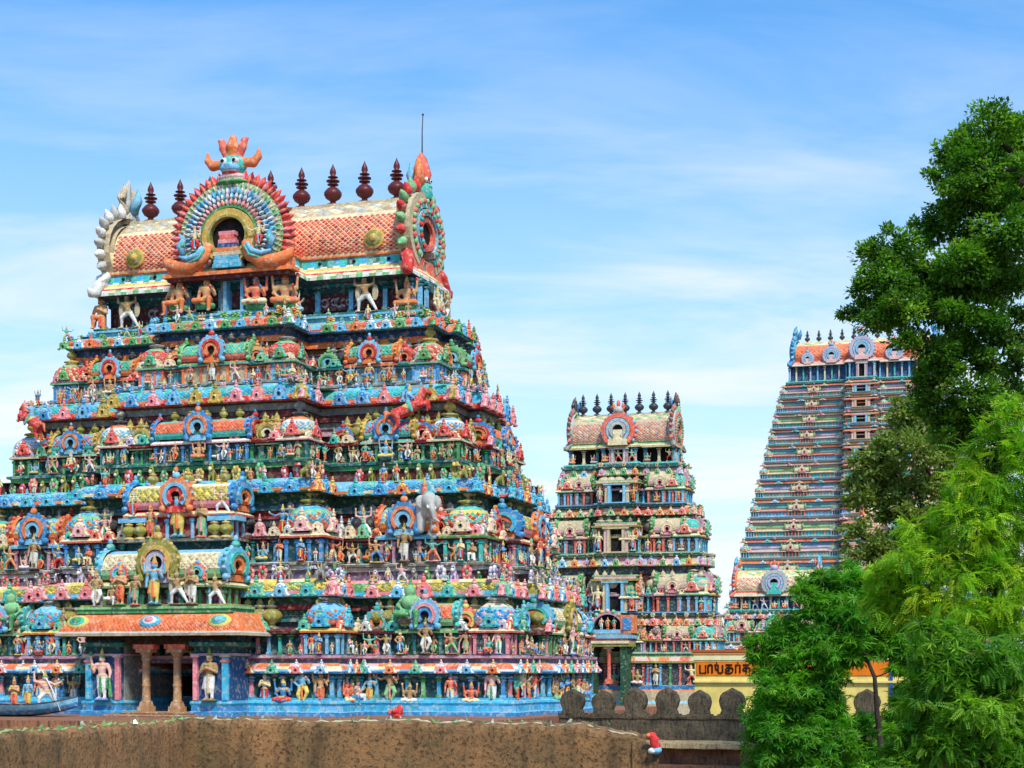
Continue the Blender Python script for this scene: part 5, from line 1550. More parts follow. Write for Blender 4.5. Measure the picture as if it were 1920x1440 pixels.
# ------------------------------------------------------------------ towers further off
def simple_tower(name, label, loc, rows, styles, pavs, roof, opt, door=True, z_base=-2.2):
    """rows: (ledge z, cornice z, cornice top, next ledge z, dims, pavilion size)"""
    T = Tower(name, label, (loc[0], loc[1], 0), YAW, M_FAR, opt.get('cap', 290))
    k = opt['k']
    a, b, c, p, d, q = rows[0][4]
    m = MB()
    z0 = rows[0][0]
    st = styles[0]
    sweep(m, outline(a, b, c, p, d, q), [(.5 * k, z_base, P['beige']), (.5 * k, z_base + (z0 - z_base) * .18, P['lblue']), (.35 * k, z_base + (z0 - z_base) * .22, P['beige']), (.35 * k, z_base + (z0 - z_base) * .38, P['orange']), (.2 * k, z_base + (z0 - z_base) * .40, P['blue']),
            (.24 * k, z_base + (z0 - z_base) * .46, P['cyan']), (0, z_base + (z0 - z_base) * .47, P['dgrey']), (0, z0 - .85 * k, P['teal']), (.3 * k, z0 - .8 * k, st['kap'][1]), (.3 * k, z0 - .65 * k, st['kap'][2]), (.1 * k, z0 - .35 * k, P['green']), (0, z0 - .2 * k, P['green'])], seg=.8 * k)
    base = T.part('storey', m)
    hb = (z0 - .85 * k) - (z_base + (z0 - z_base) * .47)
    for f in faces_of(outline(a, b, c, p, d, q)):
        for j, (x, y, rz) in enumerate(along(f, .75 * k, .2 * k, -.04 * k)):
            pc = [('lblue', 'cyan'), ('coral', 'pink'), ('blue', 'lblue'), ('green', 'lgreen'), ('red', 'coral')][(j * 7 + int(x)) % 5]
            T.put('pilaster', T.get(('pilaster', pc), lambda: mb_pilaster(P[pc[0]], P[pc[1]])), base, (x, y, z_base + (z0 - z_base) * .47), rz, (.8 * k, .7 * k, hb))
        for j, (x, y, rz) in enumerate(along(f, 1.1 * k, .6 * k, -.14 * k)):
            if random.random() < .6 and opt.get('base_statues', True): T.put('statue', statue_pick('f'), base, (x, y, z_base + (z0 - z_base) * .46), rz, hb * .95)
    for i, (z0, z1, zk, zn, dd, s) in enumerate(rows):
        op = dict(key='f', yali=YF, step=opt['step'], id=i % len(pavs), platt=False, **{kk: v for kk, v in opt.items() if kk not in ('step', 'cap')})
        nd = rows[i + 1][4] if i + 1 < len(rows) else roof['dims']
        op['step'] = .5 * ((dd[0] - nd[0]) + (dd[1] - nd[1]))
        if door: op['doorway_half'] = opt.get('door', 1.1) * k * .62
        Pt = storey(T, z0, z1, zk, zn, dd, styles[i % len(styles)], s, op)
        pavilions(T, Pt, z0, dd, pavs[i % len(pavs)], s, {**op, 'centre': not door})
        if door:
            dw = opt.get('door', 1.1)
            a, b, c, p, d, q = dd
            dm = T.get(('doorway', i % 2), lambda: mb_doorway(P['lblue'] if i % 2 else P['beige'], P['dark'], P['beige'] if i % 2 else P['lpink']))
            hh = (z1 - z0) * .62
            T.put('doorway', dm, Pt, (0, -b - p - .10 * k, z0 + .02), 0, (dw * k, .9 * k, hh / 1.6))
            if opt.get('base_statues', True):
                for sx in (-1, 1):
                    T.put('statue', statue_pick('f', ['stand', 'four', 'hip']), Pt, (sx * dw * k * .95, -b - p - .25 * k, z0 + .01), 0, hh * .82)
            k1 = lambda c_: c_[0] if isinstance(c_, list) else c_
            mm = MB(); mm.box((0, 0, 0), (1, 1, .16), k1(st['kap'][1])); mm.box((0, .05, .16), (.86, .9, .16), k1(st['kap'][2])); mm.box((0, .1, .32), (.94, .8, .10), k1(st['kap'][3]))
            me = T.get(('door_canopy', i % 2), lambda: mm)
            T.put('door_canopy', me, Pt, (0, -b - p + .1 * k, z0 + hh * 1.12), 0, (dw * k * 2.7, .95 * k, (z1 - z0 - hh) * .8))
    # neck and roof
    a, b, c, p, d, q = roof['dims']
    z0, zr, H = roof['z0'], roof['zr'], roof['H']
    m = MB()
    sweep(m, outline(a, b, c, p, d, q), [(-.4 * k, z0 - .4 * k, P['teal']), (.1 * k, z0 - .35 * k, P['teal']), (.15 * k, z0 - .1 * k, P['turq']), (.1 * k, z0, P['teal']), (-.5 * k, z0 + .02, roof.get('neck', P['dark'])), (-.5 * k, zr + .1, P['dark'])], seg=k)
    nk_ = T.part('neck', m)
    for f in faces_of(outline(a, b, c, p, d, q)):
        for j, (x, y, rz) in enumerate(along(f, 1.05 * k, .3 * k, .25 * k)):
            pc = [('lblue', 'cyan'), ('cream', 'beige'), ('turq', 'teal'), ('lgrey', 'lblue')][j % 4]
            T.put('pilaster', T.get(('pilaster', pc), lambda: mb_pilaster(P[pc[0]], P[pc[1]])), nk_, (x, y, z0 + .01), rz, (1.1 * k, k, zr - z0))
        if opt.get('base_statues', True):
            for j, (x, y, rz) in enumerate(along(f, 2.0 * k, .5 * k, .05 * k)):
                T.put('statue', statue_pick('f', ['sit', 'lunge']), nk_, (x, y, z0 + .01), rz, (zr - z0) * .85)
    if door:
        link('doorway', mb_doorway(P['lgrey'], P['dark'], P['mauve']).mesh('doorway', M_FAR), nk_, (0, -b - p + .1 * k, z0 + .02), 0, (1.05 * k, .8 * k, (zr - z0) / 1.85))
    wagon(T, zr, a * .92, b * .92, c * .9, p * .8, roof['k'], roof['cols'], roof['nk'], near=False, kal='dgrey', H=H)
    # front arch of the roof
    ar = MB()
    g = roof['arch']
    ar.arc(0, .5, 0, .52, .2, .0, -50, 230, 20, P[g[0]])
    ar.arc(0, .5, .42, .56, .3, -.10, -50, 230, 20, P[g[1]]); ar.arc(0, .5, .30, .40, .1, -.12, -55, 235, 18, [P[g[2]], P[g[3]]]); ar.arc(0, .5, .18, .28, .1, -.16, -60, 240, 16, P[g[3]])
    ar.fan(0, .5, .2, -.05, -60, 240, 10, P['dark'], zb=.45); ar.box((0, -.06, .26), (.32, .14, .5), P[g[4]]); ar.box((0, -.10, .10), (.62, .2, .2), P[g[4]])
    for i in range(17):
        t = R(-35 + 250 * i / 16)
        ar.ball((.57 * math.cos(t), .05, .5 + .57 * math.sin(t)), (.07, .07, .07), P[g[1]] if i % 2 else P[g[2]], 6, 4)
    ar.ball((0, 0, 1.16), (.18, .14, .14), P[g[3]], 8, 5); ar.ball((-.16, 0, 1.28), (.06, .05, .12), P['orange'], 6, 4); ar.ball((.16, 0, 1.28), (.06, .05, .12), P['coral'], 6, 4); ar.ball((0, 0, 1.36), (.07, .06, .14), P['coral'], 6, 4)
    v, f = [], []
    for j in range(2):
        for i in range(13):
            t = R(-30 + 240 * i / 12)
            v.append((.5 * math.cos(t), .1 + j * (b + p) / roof['as'] * .8, .5 + .5 * math.sin(t)))
    ar.add(v, [(i, i + 1, 14 + i, 13 + i) for i in range(12)], P[g[2]], True)
    for (x, sc_) in roof.get('arches', ((0, 1.0),)):
        if x == 0: y = -b * .92 - p * .8 - .25 * k
        else: y = -b * .95 - .2 * k
        link('front_arch', ar.mesh('front_arch', M_FAR), T.root, (x, y, zr + roof['cols']['eh'] * .3), 0, roof['as'] * sc_)
    T.done()
    return T
YF = [animal(YALI, dict(s=a, x=b, k='dark', h=c), .10, M_FAR) for a, b, c in
      (('green', 'cream', 'olive'), ('lblue', 'pink', 'white'), ('pink', 'red', 'gold'), ('olive', 'cream', 'green'), ('lilac', 'white', 'purple'), ('coral', 'yellow', 'red'), ('grey', 'lgrey', 'dgrey'))]
for m_ in YF: m_.name = 'lion_bust'

mA = dict(ledge=(fade(P['lgreen'], .4), fade(P['green'], .4)), low=P['dgrey'], lowc=P['olive'], back=C('dteal', 'dgrey', 'stone', 'dgreen'), kap=[P['dgreen'], P['olive'], C('lpink', 'coral', 'beige', 'orange'), C('lgreen', 'beige'), P['cream']], frieze_wall=P['mauve'],
          pil=[('lblue', 'cyan'), ('coral', 'pink'), ('lilac', 'lgrey'), ('green', 'lgreen'), ('beige', 'cream')], kudu=[('coral', 'lpink', 'pink'), ('lgreen', 'cream', 'green'), ('orange', 'cream', 'coral')],
          frieze=[0, 3, ('beige', 'cream', 'lgreen'), 4], pots=('stone', 'beige'))
mB = dict(ledge=(fade(P['blue'], .4), P['teal']), low=P['dteal'], lowc=P['mauve'], back=C('dgreen', 'dteal', 'maroon', 'dgrey'), kap=[P['olive'], P['cream'], C('pink', 'lpink', 'lgreen', 'beige', 'lilac'), P['beige'], P['lgreen']], frieze_wall=P['dgreen'],
          pil=[('cyan', 'lblue'), ('red', 'coral'), ('lgreen', 'green'), ('blue', 'lblue'), ('beige', 'lpink')], kudu=[('pink', 'lblue', 'lpink'), ('green', 'cream', 'lgreen'), ('lblue', 'white', 'blue'), ('orange', 'yellow', 'coral')],
          frieze=[6, 0, ('coral', 'cream', 'beige'), 3], pots=('beige', 'stone'))
PM1 = [pav_style('dgrey', 'lblue', ('olive', 'lgreen', 'cream'), ('lpink', 'turq', 'lgrey'), 'turq', ('coral', 'cream', 'pink'), ('mauve', 'lgreen', 'beige'), ('stone', 'beige')),
       pav_style('dteal', 'coral', ('green', 'lpink', 'beige'), ('lpink', 'beige', 'lgreen'), 'tan', ('beige', 'cream', 'pink'), ('green', 'beige', 'lgreen'), ('beige', 'stone')),
       pav_style('dgreen', 'lilac', ('teal', 'beige', 'cream'), ('beige', 'lgreen', 'cream'), 'green', ('lblue', 'cream', 'coral'), ('orange', 'beige', 'coral'), ('stone', 'beige')),
       pav_style('dgrey', 'cyan', ('olive', 'orange', 'yellow'), ('orange', 'beige', 'cream'), 'orange', ('turq', 'lgreen', 'cream'), ('mauve', 'beige', 'lpink'), ('beige', 'stone'))]
rows = [(3.05, 5.25, 6.05, 6.45, (8.2, 2.9, 2.7, .8, 1.2, .3), 1.55), (6.45, 10.3, 11.2, 11.5, (7.55, 2.55, 2.4, .8, 1.0, .3), 2.2), (11.5, 14.6, 15.4, 15.7, (6.75, 2.2, 2.1, .8, .9, .25), 2.0), (15.7, 18.05, 18.85, 19.1, (5.5, 1.9, 1.85, .8, .7, .2), 1.75)]
cM = dict(eave=[P['beige'], P['olive'], P['olive'], P['beige'], P['cream'], P['beige'], P['lgreen'], P['stone']], eh=.55, base=P['beige'], ridge=P['beige'], tiles=C('coral', 'tan', 'beige', 'mauve'), leaf=C('cream', 'beige', 'lgreen'), tile_size=.30,
          gable=C('turq', 'lgrey', 'lgreen', 'beige', 'coral', 'grey', 'coral'), horn=C('dgrey', 'brown', 'blue', 'coral'), pot_scale=1.55)
MID = simple_tower('temple_tower', 'middle-sized tower with dark doorways up its centre beside the large one', (9.75, 147.0), rows, [mA, mB], [PM1], dict(dims=(4.85, 1.65, 1.75, .7, .6, .15), z0=19.15, zr=20.40, H=23.5, k=.95, cols=cM, nk=7, arch=('lilac', 'coral', 'lblue', 'lgrey', 'cream'), **{'as': 2.6}),
                   dict(k=1.15, ssp=.9, sprob=.45, kud=.62, kgap=1.6, step=.8, seg=.7, fsp=.9, psp=.7, sbig=1.0, door=1.35, pkud=.55))

# small tower
sA = dict(ledge=(P['beige'], P['turq']), low=P['dgrey'], lowc=P['mauve'], back=C('dgrey', 'purple', 'teal', 'dgrey'), kap=[P['mauve'], P['coral'], P['lpink'], P['cream'], P['cream']], frieze_wall=P['olive'],
          pil=[('lblue', 'lilac'), ('coral', 'pink'), ('turq', 'lgrey')], kudu=[('coral', 'cream', 'pink'), ('lilac', 'white', 'lblue')], frieze=[3, 0, ('beige', 'cream', 'coral')], pots=('beige', 'stone'))
cS = dict(eave=[P['beige'], P['lpink'], P['cream'], P['lgreen'], P['lpink'], P['cream'], P['coral'], P['beige']], eh=.7, base=P['cream'], ridge=P['cream'], tiles=C('coral', 'pink', 'cream', 'beige'), leaf=C('yellow', 'cream', 'lgreen'), tile_size=.36,
          gable=C('lilac', 'orange', 'lgrey', 'lblue', 'cream', 'coral', 'lilac'), horn=C('lblue', 'cyan', 'orange', 'pink'), pot_scale=.01 + .55)
SM = simple_tower('temple_tower', 'small pale tower with barrel roof standing in front of the tallest tower', (31.6, 203.0), [(1.0, 4.0, 4.6, 4.9, (6.9, 2.6, 2.3, .6, 1.0, .2), 1.8), (4.9, 7.6, 8.3, 8.6, (6.0, 2.2, 2.0, .6, .8, .2), 1.7)], [sA], [PM1],
                  dict(dims=(5.3, 1.8, 1.8, .6, .6, .15), z0=8.7, zr=10.2, H=13.3, k=1.0, cols=cS, nk=3, arch=('lilac', 'lgrey', 'lblue', 'lilac', 'turq'), neck=P['dblue'], **{'as': 2.7}),
                  dict(k=1.15, ssp=1.2, sprob=.5, kud=.8, kgap=1.5, step=.8, seg=1.0, fsp=.9, psp=.8), door=False)
# tower half hidden behind the foliage
SM2 = simple_tower('temple_tower', 'pinkish tower almost hidden behind the trees on the right', (57.5, 252.0), [(9.0, 13.0, 13.8, 14.2, (8.6, 3.2, 2.6, .8, 1.2, .3), 2.3), (14.2, 18.0, 18.8, 19.2, (7.4, 2.7, 2.3, .8, 1.0, .3), 2.2)], [sA, mB], [PM1],
                  dict(dims=(6.0, 2.0, 2.0, .8, .7, .2), z0=19.4, zr=21.6, H=26.0, k=1.2, cols=cS, nk=3, arch=('lilac', 'lgrey', 'lblue', 'lilac', 'turq'), **{'as': 3.4}),
                  dict(k=1.5, ssp=1.4, sprob=.4, kud=.9, kgap=1.5, step=1.0, seg=1.2, fsp=1.0, psp=.9), door=False)

# the tallest tower, its palette lightened to stand in for distance haze
def far_style(led, low, lowc, back, kap, fr, pil, kud):
    return dict(ledge=(P[led[0]], P[led[1]]), low=P[low], lowc=P[lowc], back=C(*back), kap=C(*kap), frieze_wall=P[fr], pil=pil, kudu=kud, frieze=[6, 4, ('beige', 'lgrey', 'cream')], pots=('stone', 'beige'))
fs = [far_style(('lblue', 'lgrey'), 'lblue', 'coral', ('lgrey', 'turq', 'lblue'), ('lgrey', 'coral', 'orange', 'cream', 'cream'), 'lgrey', [('lblue', 'lgrey'), ('pink', 'coral'), ('turq', 'lgrey')], [('lgrey', 'cream', 'pink'), ('lblue', 'white', 'lgrey')]),
      far_style(('turq', 'lgrey'), 'lgrey', 'lpink', ('lgrey', 'lilac', 'cyan'), ('grey', 'coral', 'coral', 'beige', 'beige'), 'beige', [('turq', 'cyan'), ('beige', 'coral'), ('lilac', 'lgrey')], [('beige', 'cream', 'coral'), ('turq', 'lgrey', 'cyan')]),
      far_style(('lgrey', 'lblue'), 'turq', 'cream', ('beige', 'lgreen', 'lgrey'), ('lgrey', 'pink', 'beige', 'lpink', 'cream'), 'lgrey', [('orange', 'beige'), ('cyan', 'lblue'), ('blue', 'lgrey')], [('pink', 'white', 'coral'), ('lgrey', 'cream', 'beige')])]
rows = []
zt, zb, nt = 62.2, 6.0, 14
zs = [zb]
hs = [1.28 - .04 * i for i in range(nt)]
for h_ in hs: zs.append(zs[-1] + h_ * (zt - zb) / sum(hs))
for i in range(nt):
    u = (zs[i] - 4) / (62 - 4)
    a_ = 30.0 + (16.6 - 30.0) * u
    z0, zn = zs[i], zs[i + 1]
    hgt = zn - z0
    rows.append((z0, z0 + hgt * .70, z0 + hgt * .86, zn, (a_, 11 - 5.5 * u, 4.6 - 1.6 * u, 2.6, 4 - 2 * u, .8), hgt * .40))
cT = dict(eave=[P['lgrey'], P['cream'], P['pink'], P['lgrey'], P['mauve'], P['cream'], P['coral'], P['coral']], eh=1.5, base=P['orange'], ridge=P['cream'], tiles=C('coral', 'orange', 'coral'), leaf=C('lpink', 'lgreen', 'cream'), tile_size=.9,
          gable=C('blue', 'cyan', 'lblue', 'lgrey', 'coral', 'blue', 'lblue'), horn=C('cyan', 'blue', 'blue', 'lblue'), pot_scale=1.0)
TALL = simple_tower('temple_tower', 'tallest tapering tower of many storeys far behind the trees', (75.0, 362.0), rows, fs, [PM1], dict(dims=(15.9, 5.2, 3.0, 2.4, 2.0, .6), z0=62.5, zr=65.6, H=71.4, k=2.1, cols=cT, nk=11, arch=('lgrey', 'lilac', 'lgrey', 'lblue', 'lpink'), arches=((0, 1.0), (-6.5, .72), (-11.5, .5), (6.5, .72)), neck=P['dblue'], **{'as': 4.6}),
                    dict(k=1.6, ssp=3.0, sprob=.0, kud=1.0, kgap=3.6, step=1.5, seg=3.0, fsp=4.4, psp=90, base_statues=False, door=1.7, cap=290, few=True), z_base=-7)

# entrance porch and small arched shrine at the foot of the middle tower
m = MB()
yq = -5.6
for x in (-1.55, 1.25): m.box((x, yq + 1.2, .6), (.5, 2.6, 5.6), P['dgreen'])
m.box((-.15, yq + 2.4, .6), (2.6, .1, 5.6), P['dark'])
m.box((-.15, yq + 1.2, 3.62), (4.0, 3.0, .26), P['olive']); m.box((-.15, yq + 1.1, 3.85), (3.9, 3.0, .22), P['cream']); m.box((-.15, yq + 1.2, 4.06), (3.6, 2.8, .22), P['coral']); m.box((-.15, yq + 1.2, 4.3), (4.3, 3.2, .28), P['lblue']); m.box((-.15, yq + 1.2, 4.52), (4.0, 3.0, .16), P['grey'])
ep = link('entrance_porch', m.mesh('entrance_porch', M_FAR), MID.root)
m = MB(); m.box((0, 0, .2), (.5, .5, .4), P['coral']); m.lathe([(.2, .4), (.17, .6), (.16, 2.6), (.24, 2.75), (.22, 2.9)], 8, P['coral']); m.box((0, 0, 3.0), (.8, .5, .2), P['beige'])
link('pillar', m.mesh('pillar', M_FAR), ep, (-.05, yq + .2, .40))
m = MB()
m.arc(-.2, 4.9, 0, 1.28, 1.6, .9, 0, 180, 14, P['dark']); m.arc(-.2, 4.9, 1.28, 1.5, 1.7, .4, 0, 180, 14, P['mauve'])
m.box((-.2, 1.1, 4.75), (2.9, 1.6, .3), P['lblue'])
m.box((1.5, 1.0, 5.35), (1.1, 1.4, 1.5), P['orange']); m.box((1.5, .27, 5.35), (.7, .06, 1.0), P['blue'])
for i in range(9):
    t = R(15 + 150 * i / 8); m.ball((-.2 + 1.56 * math.cos(t), .5, 4.9 + 1.56 * math.sin(t)), (.2, .2, .2), P[('lgreen', 'lpink', 'gold')[i % 3]], 6, 4)
shr = link('arched_shrine', m.mesh('arched_shrine', M_FAR), MID.root, (0, yq - .2, 0))
for x, si in ((-.75, 2), (-.2, 0), (.35, 4)): link('statue', STATUE[('f', 'stand', si)], shr, (x, .6, 4.9), 0, .95)

# ------------------------------------------------------------------ yellow building with its painted sign band
yb = link('yellow_building', None, None, (9.1, 85.0, 0), YAW, label='long pale yellow building with an orange lettered band', cat='building')
m = MB()
Lb = 24.0
m.box((Lb / 2, 2.0, -.35), (Lb, 4, 5.6), P['cream'] if False else lin(238, 214, 120))
m.box((Lb / 2, 1.9, 1.00), (Lb + .1, 4.1, .10), lin(244, 226, 150))
link('wall', m.mesh('wall', M_YELLOW), yb)
m = MB()
m.box((Lb / 2, 2.0, 2.52), (Lb + .3, 4.36, .12), lin(190, 96, 50)); m.box((Lb / 2, 2.0, 2.40), (Lb + .2, 4.28, .12), lin(232, 150, 70))
m.box((Lb / 2, 2.0, 2.20), (Lb + .1, 4.20, .28), lin(240, 232, 180)); m.box((Lb / 2, 2.0, 2.02), (Lb + .06, 4.12, .08), lin(246, 226, 140))
link('roof_slab', m.mesh('roof_slab', M_YELLOW), yb)
m = MB()
m.box((Lb / 2, -.02, 1.63), (Lb - .2, .06, .64), lin(246, 128, 24))
band = link('sign_band', m.mesh('sign_band', M_YELLOW), yb)
GL = {
    'pa': ([[(0, 1), (0, 0), (.62, 0), (.62, 1)]], .82),
    'aa': ([[(0, 0), (0, .95), (.06, 1), (.40, 1), (.44, .95), (.44, 0)]], .64),
    'ng': ([[(0, 1), (.40, 1), (.40, .08), (.48, 0), (.80, 0), (.88, .08), (.88, 1)], [(.12, 1), (.12, .5), (.18, .40), (.40, .40)], [(.22, 1.24), (.26, 1.28)]], 1.12),
    'ku': ([[(0, 1), (.72, 1)], [(.36, 1), (.36, .18)], [(.36, .62), (.1, .66), (0, .45), (.1, .26), (.3, .3), (.36, .5), (.5, .66), (.72, .6), (.8, .38), (.72, .1), (.4, -.08), (.05, -.02), (-.06, .18)]], 1.0),
    'r': ([[(0, 0), (0, 1), (.46, 1), (.46, 0)], [(.22, 1.24), (.26, 1.28)]], .72),
    'ka': ([[(0, 1), (.72, 1)], [(.36, 1), (.36, -.05)], [(.36, .62), (.1, .66), (0, .45), (.1, .26), (.3, .3), (.36, .5), (.5, .66), (.72, .6), (.78, .36), (.68, .16)]], 1.0)}
x = .28
for g in ('pa', 'aa', 'ng', 'ku', 'r', 'ka'):
    strokes, w = GL[g]
    m = MB()
    for s_ in strokes:
        m.tube([(px_ * .46, 0, pz * .40) for px_, pz in s_], [.045] * len(s_), lin(30, 22, 16), 6)
    link('letter', m.mesh('letter', M_YELLOW), band, (x, -.06, 1.42))
    x += w * .50
m = MB(); m.box((0, 0, 1.5), (.14, .10, 3), lin(30, 90, 160))
link('rainwater_pipe', m.mesh('rainwater_pipe', M_YELLOW), yb, (9.6, -.08, -1.0))

# ------------------------------------------------------------------ stone parapet with merlons
pw_ = link('parapet_wall', None, None, (1.55, 56.4, 0), YAW, label='mouldy grey stone parapet with a row of rounded merlons', cat='parapet wall')
Lw = 24.0
def rough_strip(m, prof, L_, seg, jit, col):
    """prof: (y, z) swept along x with uneven arrises"""
    n = int(L_ / seg)
    v, f = [], []
    for r, (y, z) in enumerate(prof):
        for i in range(n + 1):
            v.append((L_ * i / n, y + jit * rnd(i, r * 5), z + jit * rnd(i * 2 + 9, r * 3)))
    for r in range(len(prof) - 1):
        for i in range(n):
            f.append((r * (n + 1) + i, r * (n + 1) + i + 1, (r + 1) * (n + 1) + i + 1, (r + 1) * (n + 1) + i))
    m.add(v, f, col)
    for e in (0, n):
        q = tuple(r * (n + 1) + e for r in range(len(prof)))
        m.add([v[k] for k in q], [tuple(range(len(q)))], col)
m = MB()
rough_strip(m, [(0.02, -.70), (0, -.40), (.0, -.02), (-.05, 0), (-.05, .07), (.08, .10), (.5, .10), (.6, -.70)], Lw, .35, .03, P['stone'])
link('wall', m.mesh('wall', M_STONE), pw_)
m = MB()
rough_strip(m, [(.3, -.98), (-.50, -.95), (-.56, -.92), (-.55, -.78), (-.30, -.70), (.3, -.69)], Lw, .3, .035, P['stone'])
link('coping', m.mesh('coping', masonry('lit_coping_stone', lin(196, 172, 126), lin(150, 126, 90), lin(70, 58, 44), 1.2, .6, .5)), pw_)  # cream tones put the light on the ledge into the stone colour
m = MB()
rough_strip(m, [(-.42, -7), (-.42, -1.64), (-.48, -1.62), (-.48, -1.50), (-.2, -1.46), (.0, -1.44), (.02, -.96), (.5, -.96)], Lw, .4, .03, P['brown'])
link('lower_wall', m.mesh('lower_wall', masonry('red_brown_wall', lin(150, 100, 70), lin(96, 66, 50), lin(46, 34, 28), 1.2, .5, .5)), pw_)
shape = [(-.36, 0), (-.37, .12), (-.33, .22), (-.39, .36), (-.42, .52), (-.38, .68), (-.28, .80), (-.14, .87), (0, .95), (.14, .87), (.28, .80), (.38, .68), (.42, .52), (.39, .36), (.33, .22), (.37, .12), (.36, 0)]
def merlon(seed):
    m = MB()
    ins = [(.0, .06), (.0, 1.0)]
    lay = [(.0, .90), (.05, 1.0), (.34, 1.0), (.39, .90)]
    v, f = [], []
    n = len(shape)
    for j, (y, k) in enumerate(lay):
        for i, (x, z) in enumerate(shape):
            e = .022
            v.append((x * k + e * rnd(i + seed, j), y + e * rnd(i, j + seed), z * (k if z > .3 else 1) + (e * rnd(i * 3 + seed, j * 2) if z > 0 else 0)))
    for j in range(len(lay) - 1):
        for i in range(n - 1):
            f.append((j * n + i + 1, j * n + i, (j + 1) * n + i, (j + 1) * n + i + 1))
    f.append(tuple(range(n))); f.append(tuple(reversed(range((len(lay) - 1) * n, len(lay) * n))))
    m.add(v, f, P['stone'])
    m.box((0, .2, .02), (.9, .5, .12), P['stone'])
    return m.mesh('merlon', M_STONE)
mm_ = [merlon(s) for s in (1, 17, 41)]
for i in range(22):
    o = link('merlon', mm_[i % 3], pw_, (.42 + i * 1.065, .0, .08), R(random.uniform(-2, 2)), (random.uniform(.88, 1.05), 1, random.uniform(.84, 1.0)))

# rough rubble pier where the parapet meets the tower
# ------------------------------------------------------------------ brown wall in the foreground
bw = link('foreground_wall', None, None, (0, 0, 0), label='weathered brown plastered wall in the foreground topped with broken glass', cat='wall')
path = [(-6.2, 9.2), (-4.78, 15.6), (-3.81, 20.0), (-1.2, 19.3), (1.30, 18.15)]
def top_z(x, y): return 1.005
segs = []
for (x0, y0), (x1, y1) in zip(path[:-1], path[1:]):
    l = math.hypot(x1 - x0, y1 - y0); n = max(2, int(l / .055))
    for i in range(n): segs.append((x0 + (x1 - x0) * i / n, y0 + (y1 - y0) * i / n))
segs.append(path[-1])
m = MB()
n = len(segs)
v, f = [], []
prof = [(-.02, -1.2), (-.03, -.2), (-.02, .3), (0, .6)] + [(0, .6 + .045 * i) for i in range(1, 8)] + [(.01, .96), (.05, 1.0), (.18, 1.03), (.33, .99), (.36, .9), (.36, -1.2)]
def nz3(x, y, z):
    return (rnd(int(x * 9), int(y * 9) + int(z * 13)) + .6 * rnd(int(x * 23), int(z * 27)) ) 
for i, (x, y) in enumerate(segs):
    a, b = segs[max(0, i - 2)], segs[min(n - 1, i + 2)]
    dx, dy = b[0] - a[0], b[1] - a[1]; l = math.hypot(dx, dy); nx, ny = -dy / l, dx / l
    up = .035 * math.sin(i * .13) * rnd(i // 9, 3) + .022 * rnd(i, 77) + .02 * rnd(i // 5, 5)
    if i > n - 14: up -= .012 * (i - n + 14) ** 1.4 * .3
    for j, (o_, z_) in enumerate(prof):
        e = .004 * rnd(i, j) + .006 * rnd(i // 4, j // 2)
        v.append((x + nx * (o_ + e), y + ny * (o_ + e), z_ + (up if z_ > .9 else 0) + .006 * rnd(i * 5, j)))
k_ = len(prof)
v_top = [v[i * k_ + 12] for i in range(n)]
for i in range(n - 1):
    for j in range(k_ - 1):
        f.append((i * k_ + j, (i + 1) * k_ + j, (i + 1) * k_ + j + 1, i * k_ + j + 1))
f.append(tuple((n - 1) * k_ + j for j in range(k_)))
m.add(v, f, P['brown'])
link('wall_body', m.mesh('wall_body', M_BROWN), bw)
# broken lower stump at its right end
m = MB()
n2 = 12; v, f = [], []
for i in range(n2 + 1):
    x = 1.28 + .27 * i / n2; y = 18.13 - .10 * i / n2
    zt_ = .87 - .16 * (i / n2) ** 2 + .02 * rnd(i, 3)
    for j, (o_, z_) in enumerate([(0, -1.2), (0, .2), (-.01, zt_ - .1), (.03, zt_), (.2, zt_ + .02), (.32, zt_ - .02), (.34, -1.2)]):
        v.append((x + .01 * rnd(i, j), y + o_ + .02 * rnd(i * 3, j), z_))
for i in range(n2):
    for j in range(6): f.append((i * 7 + j, (i + 1) * 7 + j, (i + 1) * 7 + j + 1, i * 7 + j + 1))
f.append(tuple(n2 * 7 + j for j in range(7)))
m.add(v, f, P['brown'])
link('broken_end', m.mesh('broken_end', M_BROWN), bw)
# glass set in the top
def shard(seed, col):
    m = MB()
    r = random.Random(seed)
    b = [(r.uniform(-.5, -.3), 0, -.2), (r.uniform(.3, .5), -.1, -.2), (.05, .18, -.2)]
    t = [(r.uniform(-.2, .2), 0, r.uniform(.7, 1.1)), (r.uniform(-.1, .3), .04, r.uniform(.4, .8))]
    m.add(b + t, [(0, 1, 4, 3), (1, 2, 4), (2, 0, 3, 4), (0, 2, 1)], col)
    return m.mesh('glass_shard', M_GLASS)
sh = [shard(i, c) for i, c in enumerate([lin(90, 190, 120), lin(150, 205, 150), lin(190, 205, 180), lin(205, 215, 200), lin(60, 170, 110), lin(150, 190, 110)])]
tot = 0
for i in range(0, n, 1):
    x, y = segs[i]
    left = x < -3.5
    if random.random() < (.62 if left else .40) and tot < 240:
        a, b = segs[max(0, i - 2)], segs[min(n - 1, i + 2)]
        dx, dy = b[0] - a[0], b[1] - a[1]; l = math.hypot(dx, dy)
        t = random.uniform(.03, .2)
        o = link('glass_shard', random.choice(sh[:3] + sh[4:] if left else sh), bw, (x - dy / l * t, y + dx / l * t, 1.012), random.uniform(0, 6), random.uniform(.03, .075))
        o.rotation_euler = (random.uniform(-.5, .5), random.uniform(-.5, .5), random.uniform(0, 6)); tot += 1

